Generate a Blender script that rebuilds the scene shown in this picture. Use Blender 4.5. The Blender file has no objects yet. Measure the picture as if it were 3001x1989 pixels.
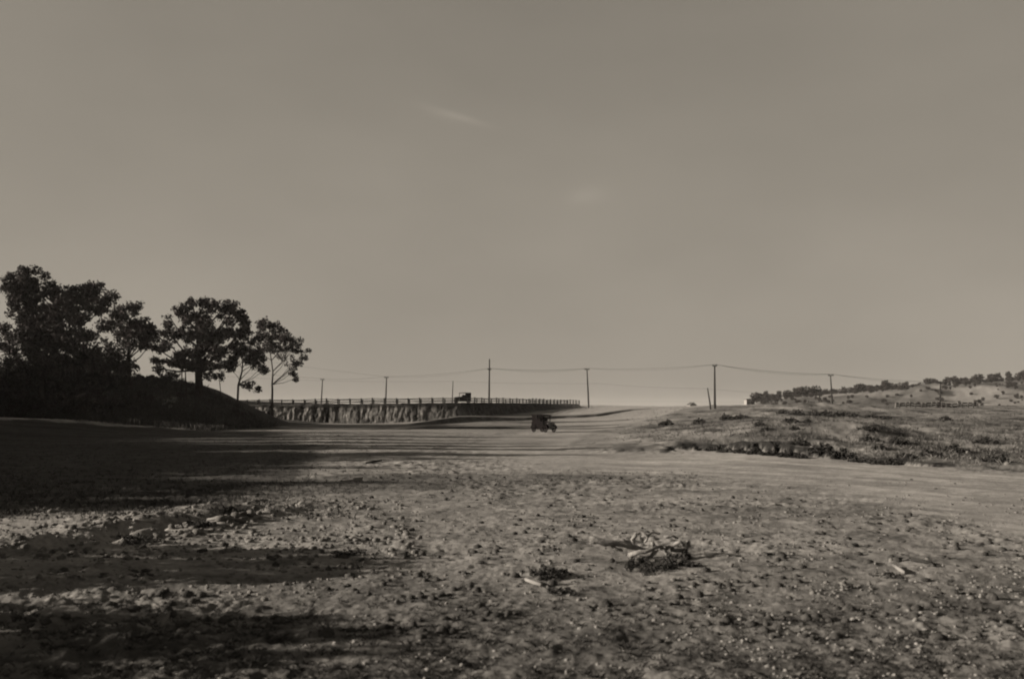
import bpy, math, random
import numpy as np
from mathutils import Vector, Matrix

scene = bpy.context.scene
col = scene.collection
R = math.radians
random.seed(7)
rng = np.random.default_rng(7)

# ------------------------------------------------------------------ camera
CAM_H = 2.2
F = 1000.0          # focal length in pixels of the 1024 px wide picture
HOR = 410.0         # row of the eye level
cam_data = bpy.data.cameras.new("camera")
cam = bpy.data.objects.new("camera", cam_data)
col.objects.link(cam)
cam.location = (0, 0, CAM_H)
cam.rotation_euler = (R(90), 0, 0)
cam_data.sensor_width = 36
cam_data.lens = 36 * F / 1024
cam_data.shift_y = (HOR - 339) / 1024
cam_data.clip_start = 0.1
cam_data.clip_end = 20000
cam_data.dof.use_dof = True
cam_data.dof.focus_distance = 60
cam_data.dof.aperture_fstop = 1.7
scene.camera = cam

# ------------------------------------------------------------------ light
SUN_EL, SUN_AZ = 15.0, -96.5   # degrees; azimuth from +Y (away from camera) towards +X
world = bpy.data.worlds.new("World")
scene.world = world
world.use_nodes = True
wn, wl = world.node_tree.nodes, world.node_tree.links
for n in list(wn):
    wn.remove(n)


def W(t, **kw):
    n = wn.new(t)
    for k, v in kw.items():
        setattr(n, k, v)
    return n


sky = W('ShaderNodeTexSky', sky_type='NISHITA', sun_disc=False)
sky.sun_elevation = R(SUN_EL)
sky.sun_rotation = R(SUN_AZ)
sky.air_density = 1.0
sky.dust_density = 0.6
sky.ozone_density = 1.0
bw = W('ShaderNodeRGBToBW')
wl.new(sky.outputs[0], bw.inputs[0])
pw = W('ShaderNodeMath', operation='POWER')
wl.new(bw.outputs[0], pw.inputs[0])
pw.inputs[1].default_value = 0.30
# a faint wisp of cloud, high in the middle of the view
tc = W('ShaderNodeTexCoord')
sp = W('ShaderNodeSeparateXYZ')
wl.new(tc.outputs['Generated'], sp.inputs[0])


def wm(op, a, b=None, clamp=False):
    n = W('ShaderNodeMath', operation=op, use_clamp=clamp)
    for i, v in enumerate((a, b)):
        if v is None:
            continue
        if isinstance(v, (int, float)):
            n.inputs[i].default_value = v
        else:
            wl.new(v, n.inputs[i])
    return n.outputs[0]


ymax = wm('MAXIMUM', sp.outputs[1], 0.05)
gx = wm('DIVIDE', sp.outputs[0], ymax)
gz = wm('DIVIDE', sp.outputs[2], ymax)


def wisp(cx, cz, ang, lx, lz, amp):
    dx = wm('SUBTRACT', gx, cx)
    dz = wm('SUBTRACT', gz, cz)
    ca, sa = math.cos(ang), math.sin(ang)
    u = wm('ADD', wm('MULTIPLY', dx, ca / lx), wm('MULTIPLY', dz, sa / lx))
    v = wm('ADD', wm('MULTIPLY', dx, -sa / lz), wm('MULTIPLY', dz, ca / lz))
    r2 = wm('ADD', wm('MULTIPLY', u, u), wm('MULTIPLY', v, v))
    return wm('MULTIPLY', wm('EXPONENT', wm('MULTIPLY', r2, -1.0)), amp)


nz = W('ShaderNodeTexNoise')
mp = W('ShaderNodeMapping')
mp.inputs['Rotation'].default_value = (0, R(-18), 0)
mp.inputs['Scale'].default_value = (9, 9, 70)
wl.new(tc.outputs['Generated'], mp.inputs[0])
wl.new(mp.outputs[0], nz.inputs['Vector'])
nz.inputs['Scale'].default_value = 1.5
nz.inputs['Detail'].default_value = 5
wsum = wm('ADD', wisp(-0.052, 0.293, R(-17), 0.026, 0.0035, 0.17), wisp(-0.075, 0.297, R(-22), 0.02, 0.005, 0.07))
wsum = wm('ADD', wsum, wisp(0.075, 0.215, R(10), 0.018, 0.008, 0.12))
wsum = wm('MULTIPLY', wsum, wm('ADD', wm('MULTIPLY', nz.outputs[0], 1.4), 0.25))
# very soft broad unevenness of thin high haze
nz2 = W('ShaderNodeTexNoise')
mp2 = W('ShaderNodeMapping')
mp2.inputs['Scale'].default_value = (2.2, 2.2, 5)
wl.new(tc.outputs['Generated'], mp2.inputs[0])
wl.new(mp2.outputs[0], nz2.inputs['Vector'])
nz2.inputs['Scale'].default_value = 1.3
nz2.inputs['Detail'].default_value = 3
soft = wm('ADD', wm('MULTIPLY', nz2.outputs[0], 0.34), 0.83)
low = wm('SUBTRACT', 1.0, wm('MULTIPLY', wm('EXPONENT', wm('MULTIPLY', wm('MAXIMUM', sp.outputs[2], 0.0), -16.0)), 0.18))
zz_ = wm('MAXIMUM', sp.outputs[2], 0.0)
low = wm('MULTIPLY', low, wm('SUBTRACT', 1.0, wm('MULTIPLY', wm('MULTIPLY', zz_, zz_), 0.6)))
val = wm('MULTIPLY', wm('MULTIPLY', wm('MULTIPLY', pw.outputs[0], soft), low), wm('ADD', wsum, 1.0))
tint = W('ShaderNodeMix', data_type='RGBA', blend_type='MULTIPLY')
tint.inputs[0].default_value = 1
comb = W('ShaderNodeCombineColor')
for i in range(3):
    wl.new(val, comb.inputs[i])
wl.new(comb.outputs[0], tint.inputs[6])
tint.inputs[7].default_value = (1.0, 0.897, 0.748, 1)
bg = W('ShaderNodeBackground')
bg.inputs[1].default_value = 0.084
wl.new(tint.outputs[2], bg.inputs[0])
wo = W('ShaderNodeOutputWorld')
wl.new(bg.outputs[0], wo.inputs[0])

sun_data = bpy.data.lights.new("sun", 'SUN')
sun_data.energy = 5.0
sun_data.angle = R(0.5)
sun_data.color = (1.0, 0.895, 0.77)
sun = bpy.data.objects.new("sun", sun_data)
col.objects.link(sun)
sd = Vector((math.sin(R(SUN_AZ)) * math.cos(R(SUN_EL)), math.cos(R(SUN_AZ)) * math.cos(R(SUN_EL)), math.sin(R(SUN_EL))))
sun.rotation_euler = sd.to_track_quat('Z', 'Y').to_euler()
sun.location = (-200, 0, 80)

vs = scene.view_settings
vs.view_transform = 'Standard'
vs.look = 'None'
vs.gamma = 1
vs.use_curve_mapping = False
vs.exposure = 1.34
scene.cycles.max_bounces = 5
try:
    scene.cycles.pixel_filter_type = 'BLACKMAN_HARRIS'
    scene.cycles.filter_width = 2.0
except Exception:
    pass


# ------------------------------------------------------------------ helpers
def at(px, py, Y):
    return Vector(((px - 512) / F * Y, Y, CAM_H + (HOR - py) / F * Y))


def tag(o, label=None, cat=None, group=None, kind=None):
    if label:
        o['label'] = label
    if cat:
        o['category'] = cat
    if group:
        o['group'] = group
    if kind:
        o['kind'] = kind
    return o


def empty(name, loc=(0, 0, 0), rz=0.0):
    o = bpy.data.objects.new(name, None)
    col.objects.link(o)
    o.location = loc
    o.rotation_euler = (0, 0, rz)
    o.empty_display_size = 0.2
    return o


def obj_from(name, me, parent=None):
    o = bpy.data.objects.new(name, me)
    col.objects.link(o)
    if parent is not None:
        o.parent = parent
    return o


def fast_mesh(name, verts, faces, mats, smooth=False, n=4, midx=None):
    """verts (N,3), faces (M,n) arrays"""
    verts = np.asarray(verts, dtype=np.float32)
    faces = np.asarray(faces, dtype=np.int32)
    me = bpy.data.meshes.new(name)
    me.vertices.add(len(verts))
    me.vertices.foreach_set('co', verts.ravel())
    me.loops.add(faces.size)
    me.loops.foreach_set('vertex_index', faces.ravel())
    me.polygons.add(len(faces))
    me.polygons.foreach_set('loop_start', np.arange(0, faces.size, n, dtype=np.int32))
    if smooth:
        me.polygons.foreach_set('use_smooth', np.ones(len(faces), dtype=bool))
    for m in (mats if isinstance(mats, (list, tuple)) else [mats]):
        me.materials.append(m)
    if midx is not None:
        me.polygons.foreach_set('material_index', np.asarray(midx, dtype=np.int32))
    me.update()
    me.validate()
    return me


class MB:
    """collects simple solids, builds ONE mesh"""

    def __init__(self):
        self.v, self.f = [], []

    def add(self, vs_, fs_):
        b = len(self.v)
        self.v += [tuple(p) for p in vs_]
        self.f += [tuple(i + b for i in f) for f in fs_]

    def box(self, lo, hi, M=None):
        x0, y0, z0 = lo
        x1, y1, z1 = hi
        vs_ = [Vector(p) for p in ((x0, y0, z0), (x1, y0, z0), (x1, y1, z0), (x0, y1, z0), (x0, y0, z1), (x1, y0, z1), (x1, y1, z1), (x0, y1, z1))]
        if M is not None:
            vs_ = [M @ p for p in vs_]
        self.add(vs_, [(0, 3, 2, 1), (4, 5, 6, 7), (0, 1, 5, 4), (1, 2, 6, 5), (2, 3, 7, 6), (3, 0, 4, 7)])

    def prism(self, prof, y0, y1):
        """profile in x,z extruded along y"""
        n = len(prof)
        vs_ = [(p[0], y0, p[1]) for p in prof] + [(p[0], y1, p[1]) for p in prof]
        fs_ = [tuple(range(n))[::-1], tuple(range(n, 2 * n))]
        fs_ += [(i, (i + 1) % n, n + (i + 1) % n, n + i) for i in range(n)]
        self.add(vs_, fs_)

    def tube(self, pts, rad, n=6, caps=True, jitter=0.0):
        pts = [Vector(p) for p in pts]
        if isinstance(rad, (int, float)):
            rad = [rad] * len(pts)
        rings = []
        for i, p in enumerate(pts):
            d = (pts[min(i + 1, len(pts) - 1)] - pts[max(i - 1, 0)])
            if d.length < 1e-6:
                d = Vector((0, 0, 1))
            d.normalize()
            a = d.cross(Vector((0.13, 0.97, 0.21)))
            if a.length < 0.15:
                a = d.cross(Vector((1, 0, 0)))
            a.normalize()
            b = d.cross(a)
            ring = []
            for k in range(n):
                t = 2 * math.pi * k / n
                r = rad[i] * (1 + (random.uniform(-jitter, jitter) if jitter else 0))
                ring.append(p + a * (r * math.cos(t)) + b * (r * math.sin(t)))
            rings.append(ring)
        vs_ = [q for r_ in rings for q in r_]
        fs_ = []
        for i in range(len(rings) - 1):
            for k in range(n):
                fs_.append((i * n + k, i * n + (k + 1) % n, (i + 1) * n + (k + 1) % n, (i + 1) * n + k))
        if caps:
            fs_.append(tuple(range(n))[::-1])
            fs_.append(tuple(range((len(rings) - 1) * n, len(rings) * n)))
        self.add(vs_, fs_)

    def build(self, name, m, parent=None, smooth=False):
        me = bpy.data.meshes.new(name)
        me.from_pydata(self.v, [], self.f)
        me.materials.append(m)
        if smooth:
            me.polygons.foreach_set('use_smooth', np.ones(len(me.polygons), dtype=bool))
        me.update()
        return obj_from(name, me, parent)


# value noise ------------------------------------------------------
def _h(ix, iy, seed):
    n = (ix.astype(np.int64) * 374761393 + iy.astype(np.int64) * 668265263 + seed * 974634777) & 0xFFFFFFFF
    n = ((n ^ (n >> 13)) * 1274126177) & 0xFFFFFFFF
    n = n ^ (n >> 16)
    return (n & 0xFFFF).astype(np.float64) / 32767.5 - 1.0


def vn(x, y, seed=0):
    x = np.asarray(x, dtype=np.float64)
    y = np.asarray(y, dtype=np.float64)
    xi, yi = np.floor(x), np.floor(y)
    fx, fy = x - xi, y - yi
    fx = fx * fx * fx * (fx * (fx * 6 - 15) + 10)
    fy = fy * fy * fy * (fy * (fy * 6 - 15) + 10)
    a, b = _h(xi, yi, seed), _h(xi + 1, yi, seed)
    c, d = _h(xi, yi + 1, seed), _h(xi + 1, yi + 1, seed)
    return (a * (1 - fx) + b * fx) * (1 - fy) + (c * (1 - fx) + d * fx) * fy


def fbm(x, y, oct=4, seed=0, gain=0.5):
    s, a, t = 0, 1.0, 0
    ca, sa = 0.8, 0.6
    for o in range(oct):
        s = s + a * vn(x + 17.3 * o, y - 9.1 * o, seed + o)
        t += a
        a *= gain
        x, y = (x * ca - y * sa) * 2.03, (x * sa + y * ca) * 2.03
    return s / t


def ss(a, b, x):
    t = np.clip((x - a) / (b - a), 0, 1)
    return t * t * (3 - 2 * t)


# ------------------------------------------------------------------ terrain
def Yline(X):           # front edge of the raised road bank
    return np.interp(X, [-300, -60, -9, 3, 16.5, 300], [175, 174, 173, 200, 246, 246])


MX = [-400, -200, -100, -70, -55, -48, -44, -41, -38, -35.5, -33.5, -31.5]
MZ = [14, 12, 9.5, 7.6, 6.7, 6.3, 6.0, 5.0, 3.3, 2.0, 0.9, 0.0]

FL_PX = [540, 563, 615, 660, 705, 760, 822, 900, 970, 1060, 1400]
FL_PY = [449, 448.5, 450.5, 450.5, 450.5, 455, 458.5, 464, 469, 474, 490]
FL_H = [0.0, 0.03, 0.06, 0.10, 0.22, 0.42, 0.36, 0.18, 0.09, 0.09, 0.08]

L2_PX = [400, 433, 459, 524, 597, 650, 690]
L2_Y = [142, 148, 155, 163, 178, 214, 240]
L2_H = [0.0, 0.55, 0.85, 0.42, 0.32, 0.12, 0.0]


def height(X, Y, fine=True):
    X = np.asarray(X, dtype=np.float64)
    Y = np.asarray(Y, dtype=np.float64)
    Ys = np.maximum(Y, 0.5)
    px = 512 + F * X / Ys
    py0 = HOR + CAM_H * F / Ys
    z = np.zeros_like(X)
    # gentle rise of the whole far ground
    mid = np.interp(Y, [0, 112, 150, 175, 205, 245, 300, 345, 420, 700, 1e5], [0, -0.15, 0.25, 0.95, 2.1, 3.0, 3.1, 2.0, -1, -3, -3])
    rgt = np.interp(Y, [0, 42, 60, 100, 150, 200, 250, 300, 345, 420, 700, 1e5], [0, 0, 0.25, 1.05, 2.0, 2.75, 3.15, 3.25, 2.2, -1, -3, -3])
    lft = np.interp(Y, [0, 115, 150, 175, 400, 1e5], [0, 0, 0, 0, 0, 0])
    wr = ss(0.06, 0.30, X / Ys)
    wl_ = ss(-0.02, -0.14, X / Ys)
    z = mid * (1 - wr) + rgt * wr
    z = z * (1 - wl_) + lft * wl_
    # ground climbs towards the left edge
    z = z + 1.5 * ss(-28, -52, X) * ss(60, 108, Y) + 0.02 * np.clip(-X - 50, 0, 200) * ss(10, 80, Y)
    # field of hummocks right
    field = ss(0, 1.5, np.interp(px, FL_PX, FL_PY) + fbm(X * 0.9, Y * 0.35, 3, 55) * 1.6 - py0) * ss(560, 640, px) * (1 - ss(255, 300, Y))
    lh = np.interp(px, FL_PX, FL_H)
    led = ss(0, 0.9, np.interp(px, FL_PX, FL_PY) + fbm(X * 1.1, Y * 0.5, 4, 56) * 2.6 - py0) * lh * ss(545, 580, px)
    z = z + led
    rd = ss(0.07, 0.20, (px - 512) / 1000.0 - ss(60, 200, Y) * 0.10 + 0.04)
    z = z + field * rd * (0.26 * fbm(X / 3.1, Y / 4.0, 4, 3) + 0.10 * np.abs(fbm(X / 1.0, Y / 1.4, 3, 9)) + 0.25 * np.clip(fbm(X / 9, Y / 12, 3, 21), 0, 1))
    # a heap of grown-over spoil in the field (dark weedy hummocks)
    z = z + 0.9 * np.exp(-((X - 45) / 9) ** 2 - ((Y - 148) / 7) ** 2) * (1 + 0.4 * fbm(X / 2, Y / 3, 3, 5))
    z = z + 0.7 * np.exp(-((X - 22) / 4) ** 2 - ((Y - 66) / 3.5) ** 2)
    # low spoil ridge under the raised road
    l2y = np.interp(px, L2_PX, L2_Y)
    l2h = np.interp(px, L2_PX, L2_H)
    dd = Y - l2y + 1.2 * fbm(X / 4, Y / 9, 3, 31)
    z = z + l2h * ss(0, 1.0, dd) * (1 - ss(5, 16, dd))
    l3h = np.interp(px, [395, 430, 500, 540], [0, 0.32, 0.3, 0])
    dd = Y - np.interp(px, [395, 540], [116, 119]) + 1.0 * fbm(X / 3, Y / 7, 3, 33)
    z = z + l3h * ss(0, 0.8, dd) * (1 - ss(3, 14, dd))
    # plateau behind the bank
    yl = Yline(X)
    beh = ss(1.5, 5.0, (Y - yl)) * (1 - ss(330, 430, Y)) * (1 - ss(16, 46, X))
    ztop = 3.55 + 0.010 * np.clip(X + 9, -60, 30)
    z = z * (1 - beh) + (ztop - 0.25) * beh
    # the tree mound
    prof = np.interp(X, MX, MZ)
    yf = np.interp(X, [-60, -40, -27], [103, 106, 117]) + 2 * fbm(X / 9, X * 0, 2, 77)
    win = ss(0, 1, (Y - yf) / (129 - yf) * 0.98 + 0.02) * (1 - ss(139, 160, Y) * np.where(X > -75, 1, 0.4))
    m = prof * win
    m = m + win * ss(0, 2, prof) * (0.35 * fbm(X / 5, Y / 6, 4, 41))
    z = np.where(Y > 100, np.maximum(z, m), z)
    # distant hill on the right
    hz = np.interp(px, [700, 745, 790, 834, 856, 887, 912, 940, 971, 1040, 1200, 1800], [-3, 2.2, 5.8, 7.0, 7.9, 9.0, 9.8, 11.4, 13.0, 14.5, 17, 22])
    hw = ss(360, 500, Y) * (1 - ss(650, 1100, Y))
    hn = 2.2 * fbm(X / 22, Y / 30, 6, 61, .6) * ss(370, 430, Y)
    z = z + hw * (hz + 3 + hn * ss(745, 850, px)) * ss(695, 760, px)
    for (cx_, cy_, r_, h_) in ((184, 448, 9, 3.4), (197, 470, 7, 2.0), (215, 440, 11, 2.0), (168, 455, 9, 2.2), (150, 430, 8, 1.8), (172, 425, 6, 1.5)):
        z = z + h_ * np.exp(-(np.hypot(X - cx_ + 3 * fbm(X / 9, Y / 12, 3, 63), (Y - cy_) * .7) / r_) ** 1.6)
    # far left rise
    # broad + fine relief
    near = (1 - ss(60, 140, Y)) * (1 - 0.85 * np.exp(-((X - 1.9) / 1.1) ** 2 - ((Y - 14.9) / 1.1) ** 2))
    z = z + 0.07 * fbm(X / 7, Y / 7, 3, 1) * ss(3, 12, Y)
    if fine:
        rough = 0.55 + 0.75 * ss(0.0, 0.5, fbm(X / 2.7, Y / 3.3, 3, 13)) + 0.1 * ss(14, 9.5, Y)
        road = ss(0.5, 0.9, roadmask(px, py0))
        rough = rough * (1 - 0.72 * road)
        z = z + near * rough * (0.042 * fbm(X / 0.45, Y / 0.5, 3, 2) + 0.030 * np.clip(fbm(X / 0.17, Y / 0.2, 3, 4), -0.1, 1) + 0.020 * fbm(X / 0.09, Y / 0.1, 2, 14) + 0.07 * np.clip(fbm(X / 0.8, Y / 0.6, 3, 6) - 0.22, 0, 1))
        # ditch + clods in the left foreground
        cx = np.interp(Y, [15.5, 17, 19.5, 22.5, 24], [-7.8, -6.9, -6.2, -5.4, -5.2])
        dt = X - cx + 0.25 * fbm(Y * 1.3, X * 1.3, 2, 8)
        am = ss(15, 16.5, Y) * (1 - ss(22.5, 23.5, Y))
        z = z - 0.26 * am * np.exp(-((dt + 0.15) / 0.42) ** 2) + 0.13 * am * np.exp(-((dt - 0.75) / 0.4) ** 2) * (0.6 + 0.8 * vn(X * 3, Y * 3, 12)) + 0.06 * am * np.exp(-((dt + 1.3) / 0.5) ** 2)
        # wheel ruts of the right hand track (arcs)
        for (ra, dep) in ((8.0, 0.05), (9.4, 0.05), (11.5, 0.035), (5.5, 0.035)):
            rr = np.hypot(X - 6.0, (Y - (40 + ra * 0)) * 0.42)
            z = z - near * 0.35 * dep * np.exp(-((rr - ra) / 0.3) ** 2) * ss(2, 9, X) * (0.5 + 0.5 * vn(X / 2, Y / 2, 19)) * (1 - ss(40, 60, Y)) * ss(13, 18, Y)
        # hollow below the root tangle
    return z


def roadmask(px, py0):
    """pale travelled dirt, 1 on the track"""
    n = 0
    # track from the right margin sweeping to the middle, then to the crest
    up = np.interp(px, [500, 563, 705, 822, 970, 1200], [447, 449, 452, 459, 471, 486])
    lo = np.interp(px, [450, 600, 700, 850, 1024, 1300], [470, 474, 480, 500, 540, 600])
    a = ss(-2, 3, py0 - up) * ss(-6, 16, lo - py0) * ss(430, 560, px)
    b = ss(0, 14, px - np.interp(py0, [413, 420, 430, 447], [640, 560, 520, 440])) * ss(0, 12, np.interp(py0, [413, 420, 430, 449], [800, 700, 600, 560]) - px) * ss(452, 446, py0)
    return np.clip(a + b, 0, 1)


def tone(X, Y, z):
    Ys = np.maximum(Y, 0.5)
    px = 512 + F * X / Ys
    py0 = HOR + CAM_H * F / Ys
    n1 = fbm(X / 1.3, Y / 1.6, 4, 101)
    n2 = fbm(X / 6, Y / 7, 4, 102)
    n3 = fbm(X / 0.35, Y / 0.45, 3, 103)
    st = fbm(X / 14, Y / 0.9, 3, 104)
    n4 = fbm(X / 0.55, Y / 0.30, 4, 107)
    t = 0.174 + 0.036 * n2 + 0.024 * n1 + 0.03 * n3
    t = t * (1 - 0.38 * ss(0.22, 0.42, n4) * (1 - 0.8 * roadmask(px, py0)) * ss(80, 50, Y))
    # grassy weeds speckle
    t = t * (1 - 0.35 * ss(0.15, 0.5, n1 + 0.4 * n3) * (1 - roadmask(px, py0)))
    t = t + 0.03 * roadmask(px, py0)
    upl = np.interp(px, [500, 563, 705, 822, 970, 1200], [447, 449, 452, 459, 471, 486])
    rs = fbm(px / 130, (py0 - upl) / 3.0, 4, 140)
    t = t * (1 + 0.45 * rs * ss(520, 640, px) * ss(446, 452, py0) * (1 - ss(500, 540, py0)))
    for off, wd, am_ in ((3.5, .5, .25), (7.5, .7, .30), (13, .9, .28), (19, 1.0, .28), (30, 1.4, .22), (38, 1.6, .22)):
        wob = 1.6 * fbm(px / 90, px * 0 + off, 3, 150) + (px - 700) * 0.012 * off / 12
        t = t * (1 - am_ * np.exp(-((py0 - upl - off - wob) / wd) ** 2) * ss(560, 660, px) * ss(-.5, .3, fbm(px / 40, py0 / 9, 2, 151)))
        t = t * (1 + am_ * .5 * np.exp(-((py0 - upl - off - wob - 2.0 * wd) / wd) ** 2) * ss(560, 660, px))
    # streaked middle distance: ruts and long shadow streaks painted as tone
    t = t * (1 - 0.5 * ss(0.0, 0.45, st) * ss(50, 75, Y) * (1 - ss(170, 200, Y)) * (1 - ss(0.02, 0.12, X / Ys)))
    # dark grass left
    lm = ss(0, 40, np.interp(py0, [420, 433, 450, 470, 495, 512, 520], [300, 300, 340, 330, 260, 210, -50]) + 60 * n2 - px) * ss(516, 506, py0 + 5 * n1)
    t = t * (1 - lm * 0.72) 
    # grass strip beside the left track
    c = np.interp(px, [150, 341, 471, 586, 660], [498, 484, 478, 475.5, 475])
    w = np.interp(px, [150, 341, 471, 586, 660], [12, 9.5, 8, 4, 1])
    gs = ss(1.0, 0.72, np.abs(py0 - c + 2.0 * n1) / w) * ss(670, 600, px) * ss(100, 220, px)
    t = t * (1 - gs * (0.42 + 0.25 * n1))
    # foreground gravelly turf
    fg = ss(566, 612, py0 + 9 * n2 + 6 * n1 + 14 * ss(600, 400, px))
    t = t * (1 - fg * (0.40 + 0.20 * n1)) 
    # right field
    field = ss(0, 1.5, np.interp(px, FL_PX, FL_PY) + fbm(X * 0.9, Y * 0.35, 3, 55) * 1.6 - py0) * ss(560, 650, px + 14 * n1) * (1 - roadmask(px, py0)) * (1 - ss(300, 340, Y))
    fv = fbm(X / 2.2, Y / 7, 4, 105)
    t = np.where(field > 0.01, t * (1 - field) + field * (0.118 + 0.115 * fv + 0.02 * n1 - 0.05 * ss(0, 0.4, n2)), t)
    # shade on the face of the cut at the field's edge, painted into the tone
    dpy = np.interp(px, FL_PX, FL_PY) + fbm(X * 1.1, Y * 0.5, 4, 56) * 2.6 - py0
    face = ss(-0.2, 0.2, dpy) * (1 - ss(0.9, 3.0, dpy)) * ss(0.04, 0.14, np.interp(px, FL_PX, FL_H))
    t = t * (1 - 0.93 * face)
    # low ridges: the shade on their faces is put into the tone
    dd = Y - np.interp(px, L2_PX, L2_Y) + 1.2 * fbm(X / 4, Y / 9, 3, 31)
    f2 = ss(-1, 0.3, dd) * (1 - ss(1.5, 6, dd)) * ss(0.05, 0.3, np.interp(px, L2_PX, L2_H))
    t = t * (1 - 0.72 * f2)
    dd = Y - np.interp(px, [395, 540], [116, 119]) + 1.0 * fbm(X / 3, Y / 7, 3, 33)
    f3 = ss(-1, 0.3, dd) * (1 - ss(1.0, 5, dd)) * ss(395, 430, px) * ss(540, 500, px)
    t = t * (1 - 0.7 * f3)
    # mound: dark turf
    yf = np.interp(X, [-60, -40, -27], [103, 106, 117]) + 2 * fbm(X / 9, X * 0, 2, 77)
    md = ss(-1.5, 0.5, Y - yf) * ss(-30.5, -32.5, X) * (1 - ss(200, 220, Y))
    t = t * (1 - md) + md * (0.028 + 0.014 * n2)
    # pale strip at the mound's foot
    pa = ss(0, 1.5, Y - yf + 7 + 3 * n1) * ss(-0.5, -2.0, Y - yf + 1.5 * n3) * ss(-22, -27, X) * ss(-.6, .1, n1 + n2)
    t = t * (1 - pa) + pa * (0.21 + 0.05 * n1)
    # plateau behind the bank: turf
    t = t * (1 - 0.3 * ss(10, 14, Y - Yline(X)) * (1 - ss(0, 20, X)))
    # distant hill: bare spoil and turf
    hv = fbm(X / 26, Y / 30, 5, 110)
    far = ss(360, 420, Y) * ss(0.2, 0.24, X / Ys)
    t = t * (1 - far) + far * (0.075 + 0.10 * ss(-0.1, 0.3, hv) + 0.05 * fbm(X / 5, Y / 9, 3, 111))
    return np.clip(t, 0.015, 0.5)


# grid rows and columns
rows = []
y = 2.4
while y < 340:
    rows.append(y)
    y += max(0.022, 0.00115 * y ** 1.5 if y < 45 else 0.345 + (y - 45) * 0.0035)
while y < 3000:
    rows.append(y)
    y += 1.6 + (y - 340) * 0.03
rows = np.array(rows)
uc = np.linspace(-0.60, 0.60, 720)
side = np.concatenate([0.60 + 0.004 * (1.14 ** np.arange(1, 48) - 1) / 0.14])
side = side[side < 2.2]
uc = np.concatenate([-side[::-1], uc, side])
UU, YY = np.meshgrid(uc, rows)
XX = UU * (YY + 1.5)
ZZ = height(XX, YY)
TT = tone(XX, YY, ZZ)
nr, nc = XX.shape


# ------------------------------------------------------------------ materials
TINT = (1.0, 0.965, 0.92)


def mat_plain(name, val_, rough=0.9, var=0.25, scale=3.0, bump=0.0, tintc=TINT, spec=0.15, bscale=None):
    m = bpy.data.materials.new(name)
    m.use_nodes = True
    nt = m.node_tree
    n, l = nt.nodes, nt.links
    b = n['Principled BSDF']
    b.inputs['Roughness'].default_value = rough
    b.inputs['Specular IOR Level'].default_value = spec
    tcn = n.new('ShaderNodeTexCoord')
    no = n.new('ShaderNodeTexNoise')
    no.inputs['Scale'].default_value = scale
    no.inputs['Detail'].default_value = 4
    l.new(tcn.outputs['Object'], no.inputs['Vector'])
    cr = n.new('ShaderNodeValToRGB')
    a, c = val_ * (1 - var), val_ * (1 + var)
    cr.color_ramp.elements[0].position = 0.3
    cr.color_ramp.elements[1].position = 0.7
    cr.color_ramp.elements[0].color = (a * tintc[0], a * tintc[1], a * tintc[2], 1)
    cr.color_ramp.elements[1].color = (c * tintc[0], c * tintc[1], c * tintc[2], 1)
    l.new(no.outputs[0], cr.inputs[0])
    l.new(cr.outputs[0], b.inputs['Base Color'])
    if bump:
        no2 = n.new('ShaderNodeTexNoise')
        no2.inputs['Scale'].default_value = bscale or scale * 4
        no2.inputs['Detail'].default_value = 5
        l.new(tcn.outputs['Object'], no2.inputs['Vector'])
        bp = n.new('ShaderNodeBump')
        bp.inputs['Strength'].default_value = bump
        bp.inputs['Distance'].default_value = 0.05
        l.new(no2.outputs[0], bp.inputs['Height'])
        l.new(bp.outputs[0], b.inputs['Normal'])
    return m


def mat_ground(name='dry_dirt'):
    m = bpy.data.materials.new(name)
    m.use_nodes = True
    n, l = m.node_tree.nodes, m.node_tree.links
    b = n['Principled BSDF']
    b.inputs['Roughness'].default_value = 0.95
    b.inputs['Specular IOR Level'].default_value = 0.08
    at_ = n.new('ShaderNodeAttribute')
    at_.attribute_name = 'tone'
    geo = n.new('ShaderNodeNewGeometry')
    n1 = n.new('ShaderNodeTexNoise')
    n1.inputs['Scale'].default_value = 9
    n1.inputs['Detail'].default_value = 6
    n1.inputs['Roughness'].default_value = 0.65
    n2 = n.new('ShaderNodeTexNoise')
    n2.inputs['Scale'].default_value = 1.1
    n2.inputs['Detail'].default_value = 6
    n2.inputs['Roughness'].default_value = 0.6
    for q in (n1, n2):
        l.new(geo.outputs['Position'], q.inputs['Vector'])

    def mth(op, a, c):
        q = n.new('ShaderNodeMath')
        q.operation = op
        for i, v in enumerate((a, c)):
            if isinstance(v, (int, float)):
                q.inputs[i].default_value = v
            else:
                l.new(v, q.inputs[i])
        return q.outputs[0]
    v = mth('ADD', mth('MULTIPLY', mth('SUBTRACT', n1.outputs[0], 0.5), 1.5), 1.0)
    v2 = mth('ADD', mth('MULTIPLY', mth('SUBTRACT', n2.outputs[0], 0.5), 1.1), 1.0)
    v = mth('MAXIMUM', mth('MULTIPLY', v, v2), 0.25)
    t = mth('MULTIPLY', at_.outputs['Fac'], v)
    cc = n.new('ShaderNodeCombineColor')
    for i in range(3):
        l.new(mth('MULTIPLY', t, TINT[i]), cc.inputs[i])
    l.new(cc.outputs[0], b.inputs['Base Color'])
    n3 = n.new('ShaderNodeTexNoise')
    n3.inputs['Scale'].default_value = 14
    n3.inputs['Detail'].default_value = 6
    n3.inputs['Roughness'].default_value = 0.6
    l.new(geo.outputs['Position'], n3.inputs['Vector'])
    bp = n.new('ShaderNodeBump')
    bp.inputs['Strength'].default_value = 0.6
    bp.inputs['Distance'].default_value = 0.03
    l.new(n3.outputs[0], bp.inputs['Height'])
    l.new(bp.outputs[0], b.inputs['Normal'])
    return m


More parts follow.
